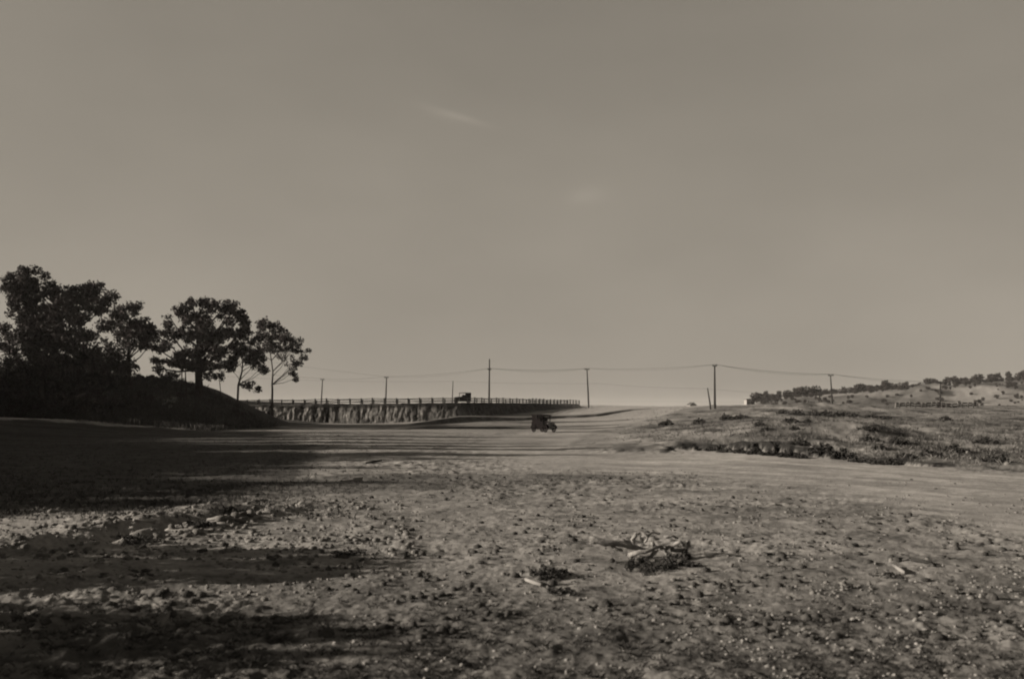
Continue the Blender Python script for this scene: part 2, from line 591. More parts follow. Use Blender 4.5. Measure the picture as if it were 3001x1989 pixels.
M = {}
M['ground'] = mat_ground()
M['leaf'] = mat_plain('dark_leaf', 0.020, 0.8, 0.5, 0.8, tintc=(1.0, 0.82, 0.80), spec=0.1)
M['bark'] = mat_plain('dark_bark', 0.025, 0.9, 0.3, 2, 0.4, tintc=(1, .85, .8), spec=0.05)
M['far_leaf'] = mat_plain('hill_leaf', 0.030, 0.9, 0.4, 0.3, tintc=(1, .9, .85), spec=0.05)
M['weed'] = mat_plain('weed_leaf', 0.026, 0.9, 0.5, 3, spec=0.05)
M['straw'] = mat_plain('dry_straw', 0.085, 0.9, 0.4, 2, spec=0.05)
M['turf'] = mat_plain('turf_blade', 0.028, 0.9, 0.4, 2, spec=0.05)
M['stone'] = mat_plain('pale_stone', 0.135, 0.85, 0.35, 12, 0.3, spec=0.2)
M['turfclod'] = mat_plain('turf_clod', 0.045, 0.95, 0.4, 14, 0.5, spec=0.05)
M['clod'] = mat_plain('earth_clod', 0.105, 0.95, 0.35, 14, 0.5, spec=0.05)
M['root'] = mat_plain('grey_root_wood', 0.14, 0.9, 0.35, 9, 0.5)
M['wood'] = mat_plain('weathered_wood', 0.022, 0.9, 0.3, 3, 0.3, spec=0.05)
M['palewood'] = mat_plain('bleached_wood', 0.15, 0.85, 0.2, 4, 0.2)
M['wire'] = mat_plain('wire_metal', 0.03, 0.6, 0.1, 1)
M['white'] = mat_plain('white_paint', 0.17, 0.7, 0.08, 2)
M['roofing'] = mat_plain('dark_roofing', 0.04, 0.8, 0.2, 2)
M['carpaint'] = mat_plain('black_car_paint', 0.006, 0.8, 0.2, 3, tintc=(1, .85, .85), spec=0.0)
M['tyre'] = mat_plain('tyre_rubber', 0.01, 0.9, 0.2, 5, tintc=(1, .85, .85), spec=0.0)
M['top'] = mat_plain('car_top_fabric', 0.006, 0.95, 0.2, 5, tintc=(1, .85, .85), spec=0.0)
M['metal'] = mat_plain('lamp_metal', 0.03, 0.4, 0.1, 5, spec=0.5)
g = bpy.data.materials.new('window_glass')
g.use_nodes = True
gb = g.node_tree.nodes['Principled BSDF']
gb.inputs['Base Color'].default_value = (0.6, 0.58, 0.55, 1)
gb.inputs['Transmission Weight'].default_value = 1
gb.inputs['Roughness'].default_value = 0.05
gb.inputs['IOR'].default_value = 1.05
M['glass'] = g

# ground sheet
idx = np.arange(nr * nc).reshape(nr, nc)
faces = np.stack([idx[:-1, :-1], idx[:-1, 1:], idx[1:, 1:], idx[1:, :-1]], -1).reshape(-1, 4)
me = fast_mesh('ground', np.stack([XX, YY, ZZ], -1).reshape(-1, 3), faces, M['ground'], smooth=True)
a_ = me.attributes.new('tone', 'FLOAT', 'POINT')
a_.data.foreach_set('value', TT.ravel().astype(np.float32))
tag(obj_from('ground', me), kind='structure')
# the field behind the photographer
bx = np.linspace(-900, 900, 181)
by = np.concatenate([np.linspace(-900, -20, 60), np.linspace(-19, 2.55, 40)])
BX, BY = np.meshgrid(bx, by)
BZ = height(BX, BY, False) - 0.02 
idx = np.arange(BX.size).reshape(BX.shape)
faces = np.stack([idx[:-1, :-1], idx[:-1, 1:], idx[1:, 1:], idx[1:, :-1]], -1).reshape(-1, 4)
me = fast_mesh('ground', np.stack([BX, BY, BZ], -1).reshape(-1, 3), faces, M['ground'], smooth=True)
a_ = me.attributes.new('tone', 'FLOAT', 'POINT')
a_.data.foreach_set('value', (0.12 + 0.03 * fbm(BX / 20, BY / 20, 3, 1)).ravel().astype(np.float32))
tag(obj_from('field_behind', me), kind='structure')


def gz_at(x, y_):
    return float(height(np.array([x]), np.array([y_]))[0])


def on_ground(px, py):
    """march along a view ray until it meets the ground"""
    ys = np.concatenate([np.arange(3, 60, 0.05), np.arange(60, 420, 0.25)])
    xs = (px - 512) / F * ys
    zr = CAM_H + (HOR - py) / F * ys
    h = height(xs, ys)
    k = np.argmax(h >= zr)
    if h[k] < zr[k]:
        k = len(ys) - 1
    return Vector((xs[k], ys[k], h[k]))


LM = [('the car on the dirt', 543, 430), ('the root tangle', 640, 553), ('the white board', 352, 480), ('the left ditch', 195, 528), ('the long pale stick', 533, 584), ('the leaning splinter', 164, 620),
      ('the two dark lumps', 613, 478), ('the tall roadside pole', 715, 410), ('the pale posted fence', 930, 409), ('the dark road edge', 770, 450), ('the hillside utility pole', 832, 405), ('the bent pale branch', 897, 570), ('the lower right corner', 990, 625)]


def rel(px, py):
    n_, lx0, ly0 = min(LM, key=lambda q: math.hypot((q[1] - px), 2.2 * (q[2] - py)))
    dx, dy = px - lx0, (py - ly0) * 2.2
    d = math.hypot(dx, dy)
    how = 'just' if d < 45 else ('a bit' if d < 110 else 'well')
    a = math.degrees(math.atan2(-dy, dx)) % 360
    w = ['right of', 'above and right of', 'above', 'above and left of', 'left of', 'below and left of', 'below', 'below and right of'][int((a + 22.5) // 45) % 8]
    return how + ' ' + w + ' ' + n_


# ------------------------------------------------------------------ raised road bank
NS = 760
lx = np.concatenate([np.linspace(-62, -9, 700), np.linspace(-9, 16.4, 420)[1:]])
ly = Yline(lx)
arc = np.concatenate([[0], np.cumsum(np.hypot(np.diff(lx), np.diff(ly)))])
tx, ty = np.gradient(lx, arc), np.gradient(ly, arc)
k_ = 25
tx = np.convolve(np.pad(tx, k_, mode='edge'), np.ones(2 * k_ + 1) / (2 * k_ + 1), 'valid')
ty = np.convolve(np.pad(ty, k_, mode='edge'), np.ones(2 * k_ + 1) / (2 * k_ + 1), 'valid')
nl = np.hypot(tx, ty)
tx, ty = tx / nl, ty / nl
nxo, nyo = ty, -tx                      # outward normal (towards the camera)
ztop = 3.55 + 0.010 * np.clip(lx + 9, -60, 30) + 0.06 * fbm(arc / 6, arc * 0, 3, 5) + 0.07 * vn(arc / 0.9, arc * 0, 6)
zbot = height(lx + nxo * 1.5, ly + nyo * 1.5, False) - 0.35
NV = 26
V, T = [], []
cut = 0.5 + 0.5 * vn(arc / 3.2, arc * 0, 201)
gull = np.zeros_like(arc)
for gxp, gw in ((325, .5), (338, .45), (316, .5), (329, .35), (303, .4), (386, .25), (417, .3), (430, .4)):
    gg = (gxp - 512) / F * 173.5
    gull += np.exp(-((lx - gg) / gw) ** 2) * (1 if gxp < 345 else 0.55)
for j in range(NV):
    v = j / (NV - 1)                    # 0 foot .. 1 top
    rib = 0.16 * fbm(arc / 1.3 + 0.5 * v, arc * 0 + v * 1.9, 3, 71) + 0.12 * np.abs(vn(arc / 0.7 + 0.7 * np.sin(v * 4), arc * 0 + v * 2.4, 72)) + 0.20 * fbm(arc / 0.42, arc * 0 + v * 4, 3, 73)
    rib = rib * (0.45 + 0.9 * cut) + 0.10 * fbm(arc / 0.8, arc * 0 + v * 8, 3, 79)
    env = math.sin(math.pi * min(1, v * 0.9 + 0.1)) ** 0.5
    off = 1.25 * (1 - v) ** 1.4 + rib * env - 0.35 * gull * env * (0.4 + 0.6 * v)
    if v > 0.86:
        off = off * 0.3 + 0.16          # overhanging sod
    z = zbot + (ztop - zbot) * v
    V.append(np.stack([lx + nxo * off, ly + nyo * off, z], -1))
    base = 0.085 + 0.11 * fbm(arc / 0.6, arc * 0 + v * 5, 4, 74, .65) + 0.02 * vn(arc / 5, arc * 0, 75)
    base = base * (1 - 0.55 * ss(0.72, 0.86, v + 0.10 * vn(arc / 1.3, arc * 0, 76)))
    base = base * (1 - 0.62 * np.clip(gull, 0, 1))  # gullies painted darker, as their shade
    base = base * (1 - 0.82 * ss(-16, 0, lx + 8 * v))  # right end turned from the sun: its shade is painted in
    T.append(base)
for bk, dz in ((0.35, 0.03), (1.2, 0.0), (4.5, 0.02), (8.5, 0.0), (12, 0.02), (14, -0.6)):
    V.append(np.stack([lx - nxo * bk * 0.3, ly + bk, ztop + dz], -1))
    T.append(np.full_like(lx, 0.05 if bk < 2 or bk > 11 else 0.13))
V = np.array(V)
T = np.array(T)
nv, ns = V.shape[:2]
idx = np.arange(nv * ns).reshape(nv, ns)
faces = np.stack([idx[:-1, :-1], idx[:-1, 1:], idx[1:, 1:], idx[1:, :-1]], -1).reshape(-1, 4)
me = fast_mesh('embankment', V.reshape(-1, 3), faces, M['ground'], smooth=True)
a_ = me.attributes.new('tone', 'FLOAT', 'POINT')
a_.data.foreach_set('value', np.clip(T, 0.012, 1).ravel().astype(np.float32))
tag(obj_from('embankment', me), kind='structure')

bank_top = lambda x: float(np.interp(x, lx, ztop))


# two post and rail fences along the raised road
def rail_fence(name, label, setback, x0, x1, step, h=0.95, phase=0.0):
    root = empty(name, (x0, float(Yline(x0)) + setback, bank_top(x0)))
    org = root.location.copy()
    xs = [x0 + phase]
    while xs[-1] < x1:
        x = xs[-1] + random.uniform(-.12, .12)
        slope = (float(Yline(x + 0.1)) - float(Yline(x))) / 0.1
        st_ = step if slope < 1 else step * 1.55
        xs.append(x + st_ / math.sqrt(1 + slope * slope))
    pts = []
    post_mesh = None
    for i, x in enumerate(xs):
        yy = float(Yline(min(x, 16.4))) + setback
        p = Vector((x, yy, bank_top(min(x, 16.4)) + random.uniform(-0.04, 0.04)))
        pts.append(p)
        if post_mesh is None:
            mb = MB()
            mb.box((-0.10, -0.09, -0.4), (0.10, 0.09, h - 0.02))
            mb.box((-0.12, -0.11, h - 0.02), (0.12, 0.11, h + 0.05))
            o = mb.build('post', M['wood'], root)
            post_mesh = o.data
        else:
            o = obj_from('post', post_mesh, root)
        o.location = p - org
        o.rotation_euler = (random.uniform(-.03, .03), random.uniform(-.04, .04), random.uniform(-.2, .2))
    # one rail per bay at two heights
    for hh in (h * 0.90, h * 0.42):
        for a, b in zip(pts[:-1], pts[1:]):
            mb = MB()
            d = b - a
            q = d.normalized()
            s = Vector((-q.y, q.x, 0)) * 0.03
            up = Vector((0, 0, 0.055))
            A = a - org + Vector((0, -0.12, hh)) + q * 0.02
            B = b - org + Vector((0, -0.12, hh)) - q * 0.02
            mb.add([A - s - up, A + s - up, A + s + up, A - s + up, B - s - up, B + s - up, B + s + up, B - s + up],
                   [(0, 3, 2, 1), (4, 5, 6, 7), (0, 1, 5, 4), (1, 2, 6, 5), (2, 3, 7, 6), (3, 0, 4, 7)])
            mb.build('rail', M['wood'], root)
    return root


tag(rail_fence('rail_fence', 'dark post and rail fence along the near edge of the raised road', 0.5, -56, 16.0, 2.03, 0.92),
    'x', 'fence')['label'] = 'dark post and rail fence along the near edge of the raised road'
tag(rail_fence('rail_fence', 'y', 9.0, -58, 13.0, 2.15, 0.80, 0.75),
    'dark post and rail fence along the far edge of the raised road', 'fence')

# dark timbers lying down the end slope of the bank
for k, (a, b, lb) in enumerate((((566, 405), (573, 409.5), 'left of the two dark poles leaning down the right end of the bank'),
                                ((572, 404), (580, 410), 'right of the two dark poles leaning down the right end of the bank'))):
    A, B = at(a[0], a[1], 238), at(b[0], b[1], 236)
    mb = MB()
    mb.tube([A, (A + B) / 2 + Vector((0, 0, .05)), B - Vector((0, 0, .3))], [.17, .19, .2], 7)
    tag(mb.build('timber_pole', M['wood']), lb, 'pole', 'poles leaning on the bank end')


# ------------------------------------------------------------------ poles and wires
def utility_pole(px, ptop, pxb, Y, label, arm=None, rad=0.17, zbase=None, caps=True, name='utility_pole'):
    top = at(px, ptop, Y)
    bx_ = (pxb - 512) / F * Y
    zb = gz_at(bx_, Y) if zbase is None else zbase
    base = Vector((bx_, Y, zb))
    root = empty(name, base)
    mb = MB()
    t = top - base
    mb.tube([Vector((0, 0, -0.6)), t * 0.35, t * 0.7, t], [rad * 1.15, rad, rad * 0.85, rad * 0.7], 8)
    mb.build('pole', M['wood'], root, True)
    ends = [top + Vector((0, 0, -0.1))]
    if arm:
        z, w_ = arm
        c = t + Vector((0, -0.15, z))
        mb = MB()
        mb.box((c.x - w_ / 2, c.y - 0.06, c.z - 0.08), (c.x + w_ / 2, c.y + 0.06, c.z + 0.08))
        ar = mb.build('crossarm', M['wood'], root)
        for sx in (-0.42, -0.2, 0.2, 0.42):
            mb = MB()
            mb.tube([(c.x + sx * w_, c.y, c.z + 0.08), (c.x + sx * w_, c.y, c.z + 0.2), (c.x + sx * w_, c.y, c.z + 0.3)], [0.03, 0.07, 0.05], 6)
            mb.build('insulator', M['wood'], ar)
        ends = [base + c + Vector((0, 0, 0.28))]
    tag(root, label, 'utility pole' if name == 'utility_pole' else 'pole', 'utility poles across the view' if name == 'utility_pole' else None)
    return ends[0]


P = {}
P[1] = utility_pole(322.5, 379, 321, 300, 'leftmost utility pole, short one standing behind the rail fence nearest the trees', (0.0, 1.3), 0.2)
P[2] = utility_pole(386.5, 377, 385.5, 265, 'second utility pole from the trees, behind the raised road fence', (0.0, 1.2), 0.2)
P[3] = utility_pole(453, 380.5, 452, 290, 'thin bare pole without crossarm just left of the car on the raised road', None, 0.15)
P[4] = utility_pole(489.5, 358.5, 489.0, 222, 'tallest utility pole, standing behind the fence right of the car on the raised road', (-2.35, 0.9), 0.19)
P[5] = utility_pole(587, 369, 588.8, 235, 'utility pole with small crossarm standing at the end of the rail fence', (0.0, 1.2), 0.18)
P[6] = utility_pole(714.6, 365.5, 714.9, 190, 'tall thick utility pole beside the dusty road crest with a leaning pole at its left', (0.0, 0.9), 0.20)
P[61] = utility_pole(707.5, 387.5, 711, 186, 'short leaning pole close to the left of the tall roadside utility pole', None, 0.14, name='leaning_pole')
P[7] = utility_pole(830.5, 375, 832.5, 215, 'utility pole with crossarm rising before the hillside trees', (0.0, 1.2), 0.16)
P[8] = utility_pole(940.5, 382, 940, 262, 'rightmost utility pole, standing in front of the bare hillside by the rail fence', (0.0, 1.3), 0.24)
P[71] = utility_pole(817.5, 391, 823.5, 212, 'short slanting pole left of the utility pole by the hillside trees', None, 0.13, name='leaning_pole')


def wire(name, pts, sag, rad, label):
    mb = MB()
    line = []
    for a, b in zip(pts[:-1], pts[1:]):
        for k in range(16):
            t = k / 16
            p = a.lerp(b, t)
            p.z -= sag * 4 * t * (1 - t)
            line.append(p)
    line.append(pts[-1])
    mb.tube(line, rad, 4)
    return tag(mb.build(name, M['wire']), label, 'wire')


armP4 = P[4]
wire('overhead_wire', [at(150, 362, 330), P[1], P[2], armP4, P[5], P[6], P[7], P[8], at(1120, 386, 290)], 0.45, 0.026,
     'upper sagging wire strung from crossarm to crossarm of all the utility poles')
wire('overhead_wire', [at(150, 340, 300), P[2] + Vector((0, 0, -0.1)), armP4 + Vector((.3, 0, .0)), P[5] + Vector((.4, 0, 0)), P[6] + Vector((.3, 0, 0)), P[7] + Vector((.4, 0, 0)), P[8] + Vector((.4, 0, 0)), at(1125, 385, 290)], 0.8, 0.02,
     'wire sloping down steeply from the right of the trees, running just beside the upper wire')
wire('overhead_wire', [at(150, 370, 300), at(300, 379.5, 300), P[3], at(600, 383, 240), P[61], at(790, 393.5, 300), at(860, 397, 420)], 0.25, 0.02,
     'faint lower wire passing the bare pole and the short leaning pole')


# ------------------------------------------------------------------ trees
def leaves(centres, n, spread, size, flat=0.8):
    """n small leaf quads round each clump centre -> verts, faces"""
    c = np.repeat(np.asarray(centres, dtype=np.float64), n, axis=0)
    N = len(c)
    d = rng.normal(size=(N, 3))
    d /= np.linalg.norm(d, axis=1)[:, None] + 1e-9
    r = rng.random(N) ** 0.5
    c = c + d * r[:, None] * (np.asarray(spread) if np.ndim(spread) else spread) * np.array([1, 1, flat])
    a = rng.normal(size=(N, 3))
    a /= np.linalg.norm(a, axis=1)[:, None]
    b = np.cross(a, rng.normal(size=(N, 3)))
    b /= np.linalg.norm(b, axis=1)[:, None]
    s = size * (0.6 + 0.8 * rng.random(N))[:, None]
    a, b = a * s * 0.62, b * s * 0.36
    v = np.stack([c - a, c + b, c + a, c - b], 1).reshape(-1, 3)
    f = np.arange(4 * N).reshape(-1, 4)
    return v, f


def tree(name, label, cat, Y, trunk, lobes, r0=0.3, cl_px=7.5, dens=1.0, leaf=0.30, limbs=None, group=None, nleaf=26, hollow=0.35, depth=0.75, leafmat='leaf', spread=0.62, fork=0.3):
    """trunk: pixel path base->top at depth Y; lobes: (px,py,rx_px,ry_px)"""
    pts = [at(x, y_, Y) for x, y_ in trunk]
    gb_ = gz_at(pts[0].x, Y)
    pts[0].z = min(pts[0].z, gb_ + 0.0)
    org = Vector((pts[0].x, Y, gb_))
    root = empty(name, org)
    s = Y / F
    pts = [p - org for p in pts]
    for i in range(1, len(pts)):
        pts[i].y += random.uniform(-0.4, 0.4)
    # smooth the trunk with midpoints
    tp = [pts[0] - Vector((0, 0, 0.5))]
    for a, b in zip(pts[:-1], pts[1:]):
        tp += [a.lerp(b, 0.33) + Vector((random.uniform(-.12, .12), random.uniform(-.1, .1), 0)), b]
    mb = MB()
    rr = [r0 * (1.25 if i == 0 else 1 - 0.72 * i / (len(tp) - 1)) for i in range(len(tp))]
    mb.tube(tp, rr, 8, jitter=0.08)
    mb.build('trunk', M['bark'], root, True)
    top = tp[-1]
    centres, tw = [], MB()
    for (x, y_, rx, ry) in lobes:
        c = at(x, y_, Y) - org
        c.y += random.uniform(-depth, depth) * rx * s
        RX, RZ = rx * s, ry * s
        # limb from the trunk to the lobe
        hd = math.hypot(c.x - tp[-1].x, c.y - tp[-1].y)
        zt = max(top.z * fork, c.z - 0.95 * hd - 0.2 * RZ)
        q = min(tp[1:], key=lambda p: abs(p.z - zt))
        mid = q.lerp(c, 0.5) + Vector((random.uniform(-.3, .3), random.uniform(-.3, .3), -0.05 * (c - q).length))
        lm = MB()
        r1 = r0 * 0.34
        lm.tube([q, q.lerp(mid, .5) + Vector((0, 0, .05)), mid, mid.lerp(c, .6), c + Vector((0, 0, RZ * 0.3))], [r1, r1 * .8, r1 * .62, r1 * .45, r1 * .25], 6)
        lm.build('limb', M['bark'], root, True)
        n = max(5, int(dens * 1.0 * (rx * ry) / (cl_px * cl_px) * 9.0))
        for _ in range(n):
            while True:
                v = np.array([random.uniform(-1, 1) for _ in range(3)])
                l_ = np.linalg.norm(v)
                if l_ < 1 and (l_ > hollow or random.random() < 0.3):
                    break
            p = c + Vector((v[0] * RX, v[1] * RX * 0.9, v[2] * RZ))
            # holes in the crown where noise says so
            if vn(np.array([p.x * 0.9]), np.array([p.z * 0.9 + p.y * 0.5]), 300)[0] > 0.52:
                continue
            centres.append(tuple(p))
            if random.random() < 0.55:
                m2 = c.lerp(p, 0.55) + Vector((random.uniform(-.15, .15), random.uniform(-.15, .15), random.uniform(-.2, .05)))
                tw.tube([mid.lerp(c, 0.8), m2, p], [r1 * .28, r1 * .18, r1 * .08], 4, caps=False)
    tw.build('twigs', M['bark'], root)['kind'] = 'stuff'
    v, f = leaves(centres, nleaf, cl_px * s * spread, leaf)
    obj_from('crown', fast_mesh('crown', v, f, M[leafmat]), root)['kind'] = 'stuff'
    tag(root, label, cat, group)
    return root


def z1(x, y_):  # coordinates read in the enlarged view of the trees
    return (34.1 + x * .12257, 255.9 + y_ * .12257)


def L1(l):
    out = []
    for (x, y_, rx, ry) in l:
        p = z1(x, y_)
        out.append((p[0], p[1], rx * .12257, ry * .12257))
    return out


def T1(l):
    return [z1(*p) for p in l]


GT = 'large leafy trees on the mound'
# big tree against the left margin
tree('broadleaf_tree', 'largest and tallest dark tree, at the left margin of the group on the mound', 'tree', 114,
     T1([(60, 1200), (60, 1000), (90, 760), (120, 520), (150, 380)]),
     L1([(-20, 180, 110, 100), (130, 290, 90, 80), (230, 300, 90, 90), (330, 320, 90, 80), (430, 290, 80, 75), (510, 250, 55, 45), (480, 400, 110, 80), (620, 330, 70, 40),
         (590, 400, 70, 60), (120, 480, 100, 100), (260, 450, 120, 100), (-100, 420, 160, 180), (380, 520, 100, 80), (130, 660, 130, 120), (300, 700, 130, 110), (20, 560, 110, 110), (-40, 640, 120, 120), (190, 560, 120, 90), (-90, 300, 110, 110), (30, 860, 140, 120), (430, 800, 110, 90), (-120, 760, 200, 200),
         (420, 640, 70, 60), (150, 880, 150, 130), (330, 900, 140, 130), (-100, 1040, 200, 160), (180, 1080, 160, 110), (380, 1090, 130, 100), (500, 860, 90, 90), (90, 180, 30, 60), (-160, 230, 120, 110)]),
     r0=0.42, cl_px=7.0, dens=1.8, leaf=0.26, group=GT, spread=0.72)
# second tree, rounded
tree('broadleaf_tree', 'round topped dark tree second from the left, overhanging a gap of bright sky', 'tree', 122,
     T1([(770, 1060), (772, 900), (768, 740), (760, 560)]),
     L1([(750, 460, 110, 75), (850, 430, 60, 50), (660, 500, 60, 60), (870, 540, 90, 90), (930, 620, 80, 70), (760, 600, 120, 80), (850, 690, 110, 80), (560, 560, 80, 60),
         (980, 640, 50, 60), (930, 720, 80, 45), (600, 700, 110, 70), (520, 640, 50, 40), (680, 780, 90, 60), (700, 880, 90, 80), (740, 980, 70, 70), (600, 960, 110, 110), (820, 910, 25, 45), (480, 1040, 110, 90), (600, 1080, 100, 60), (560, 820, 120, 110), (450, 900, 110, 110), (680, 940, 90, 100), (620, 1000, 130, 70), (740, 1030, 60, 50)]),
     r0=0.30, cl_px=7.0, dens=1.8, leaf=0.26, group=GT, spread=0.70)
# big central tree
tree('broadleaf_tree', 'broad dark tree with a thick short trunk standing at the top of the bare mound', 'tree', 128,
     T1([(1340, 1050), (1335, 930), (1340, 800), (1335, 650), (1330, 500)]),
     L1([(1190, 440, 60, 50), (1300, 390, 70, 50), (1390, 390, 80, 45), (1460, 410, 60, 50), (1560, 410, 60, 50), (1640, 430, 65, 60), (1680, 500, 50, 60), (1110, 530, 70, 60), (1230, 500, 70, 50),
         (1340, 500, 80, 60), (1420, 560, 80, 60), (1560, 520, 60, 60), (1720, 560, 40, 50), (1110, 640, 80, 70), (1250, 640, 90, 70), (1380, 660, 90, 80), (1500, 650, 80, 60), (1100, 720, 60, 50),
         (1180, 780, 90, 60), (1300, 790, 90, 70), (1420, 740, 70, 40), (1500, 790, 80, 60), (1010, 760, 50, 30), (1020, 850, 70, 30), (1130, 860, 70, 35), (1250, 900, 80, 45), (1360, 890, 80, 60), (1460, 880, 80, 45),
         (1560, 890, 80, 35), (1020, 915, 60, 18), (1420, 970, 60, 35), (1700, 610, 50, 40), (1600, 620, 60, 50)]),
     r0=0.55, cl_px=5.6, dens=1.4, leaf=0.27, group=GT, spread=0.72)
# slender tree leaning at the right of the mound
tree('broadleaf_tree', 'slender dark tree with bare curved trunk and one low branch, on the mound slope', 'tree', 130,
     T1([(1660, 1135), (1668, 1050), (1690, 940), (1695, 850), (1690, 740)]),
     L1([(1700, 720, 90, 90), (1620, 760, 70, 60), (1790, 700, 70, 60), (1760, 800, 90, 60), (1640, 850, 70, 40), (1800, 860, 90, 35), (1850, 910, 60, 30), (1720, 650, 60, 50), (1880, 930, 35, 28), (1760, 1050, 60, 30), (1810, 1085, 40, 16), (1600, 920, 40, 18), (1840, 830, 60, 40)]),
     r0=0.17, cl_px=5.6, dens=1.25, leaf=0.25, group=GT, spread=0.7)
# right hand tree
tree('broadleaf_tree', 'rightmost tree of the group, an open fan shaped crown on a bare trunk', 'tree', 150,
     T1([(1950, 1200), (1948, 1080), (1945, 980), (1940, 850), (1925, 700)]),
     L1([(1890, 540, 60, 45), (1940, 560, 60, 50), (1840, 560, 35, 30), (1980, 600, 60, 40), (2050, 640, 60, 40), (1860, 640, 70, 50), (1960, 680, 80, 50), (2060, 700, 70, 40), (2140, 700, 60, 45), (1900, 740, 80, 45),
         (2010, 760, 80, 35), (2120, 760, 80, 30), (2210, 770, 55, 18), (2080, 820, 80, 28), (2180, 820, 45, 22), (1850, 780, 60, 30), (2100, 880, 50, 25), (2110, 940, 40, 40), (2130, 1000, 24, 22), (2160, 880, 30, 22)]),
     r0=0.19, cl_px=5.2, dens=1.15, leaf=0.26, group=GT, spread=0.66, fork=0.42)
# a second stem of the right-hand tree's fork stands on its own root
tree('young_tree', 'very small thin tree on the mound slope under the branches, right of the thick trunk', 'tree', 134,
     T1([(1514, 1060), (1512, 990), (1508, 950)]),
     L1([(1510, 960, 40, 22), (1545, 1005, 30, 12), (1480, 985, 30, 14)]), r0=0.07, cl_px=4, dens=1.0, leaf=0.2, spread=0.8)
tree('young_tree', 'left one of the two thin bare stemmed young trees beside the thick trunk', 'tree', 124,
     T1([(1197, 1060), (1200, 930), (1205, 820)]), L1([(1195, 820, 60, 40), (1150, 880, 50, 20)]), r0=0.10, cl_px=5, dens=1.0, leaf=0.22, spread=0.7)
tree('young_tree', 'right one of the two thin bare stemmed young trees beside the thick trunk', 'tree', 123,
     T1([(1238, 1060), (1236, 960), (1225, 850)]), L1([(1230, 850, 50, 40), (1270, 900, 50, 22)]), r0=0.11, cl_px=5, dens=1.0, leaf=0.22, spread=0.7)


def shrub(name, label, cat, px, pyb, Y, lobes, n=26, leaf=0.22, matn='leaf', group=None, cl=4.0, loc=None):
    c0 = at(px, pyb, Y)
    org = Vector((c0.x, Y, gz_at(c0.x, Y)))
    root = empty(name, org)
    cs = []
    s = Y / F
    mb = MB()
    for (x, y_, rx, ry) in lobes:
        c = at(x, y_, Y) - org
        k = max(4, int(rx * ry / (cl * cl) * 4))
        for _ in range(k):
            v = np.random.default_rng(random.randrange(1 << 30)).normal(size=3)
            v = v / np.linalg.norm(v) * random.random() ** 0.4
            p = c + Vector((v[0] * rx * s, v[1] * rx * s, v[2] * ry * s))
            cs.append(tuple(p))
            if random.random() < .3:
                mb.tube([Vector((random.uniform(-.2, .2), 0, -0.1)), Vector(p) * 0.5, Vector(p)], [0.05, .03, .012], 4, caps=False)
    mb.build('stems', M['bark'], root)['kind'] = 'stuff'
    v, f = leaves(cs, n, cl * s * 0.7, leaf)
    obj_from('foliage', fast_mesh('foliage', v, f, M[matn]), root)['kind'] = 'stuff'
    tag(root, label, cat, group)
    return root


shrub('shrub', 'broad low dark bush on the mound crest under the gap of bright sky', 'bush', *z1(1060, 1020), 133, L1([(1000, 1000, 70, 40), (1080, 970, 80, 45), (1150, 990, 60, 40), (880, 1000, 50, 35), (930, 1000, 60, 30)]))
shrub('shrub', 'dark bush on the mound crest at the left, below the round topped tree', 'bush', *z1(820, 1030), 128, L1([(820, 1020, 60, 35), (870, 970, 30, 25), (740, 1040, 80, 40)]))
shrub('shrub', 'pale stemmed bush on the dark front of the mound below the thick trunk', 'bush', *z1(1110, 1240), 117, L1([(1090, 1200, 35, 30), (1130, 1170, 28, 28)]), n=12, matn='straw')
shrub('shrub', 'dark conical bush on the mound slope in front of the cut bank', 'bush', *z1(1660, 1290), 126, L1([(1655, 1240, 28, 50), (1680, 1280, 30, 25), (1640, 1285, 25, 20)]))
for q, (zx, zy, lb) in enumerate(((520, 1180, 'left one of the dark bushes spread over the shaded mound front'), (900, 1150, 'middle one of the dark bushes spread over the shaded mound front'), (1290, 1130, 'right one of the dark bushes spread over the shaded mound front'))):
    shrub('shrub', lb, 'bush', *z1(zx, zy), 116, L1([(zx, zy - 20, 70, 30), (zx + 60, zy, 50, 20), (zx - 70, zy, 50, 25)]), group='dark bushes on the shaded mound')


for k, (px_, py_, rx_, ry_, Y_) in enumerate(((12, 385, 22, 14, 120), (40, 380, 18, 14, 124), (66, 382, 16, 13, 126), (92, 384, 18, 12, 126), (116, 385, 14, 10, 128), (30, 402, 24, 12, 108), (75, 402, 24, 10, 108), (110, 400, 18, 9, 110))):
    shrub('shrub', ('leftmost', 'second from left', 'third from left', 'fourth from left', 'rightmost')[k] + ' of the dense dark bushes on the crest under the biggest trees' if k < 5 else ('left', 'middle', 'right')[k - 5] + ' one of the large bushes low on the bank under the biggest trees', 'bush', px_, py_ + ry_ * .8, Y_, [(px_ - rx_ * .4, py_, rx_ * .7, ry_), (px_ + rx_ * .4, py_ + 1, rx_ * .7, ry_ * .8)], cl=5.0, group='undergrowth beneath the biggest trees')

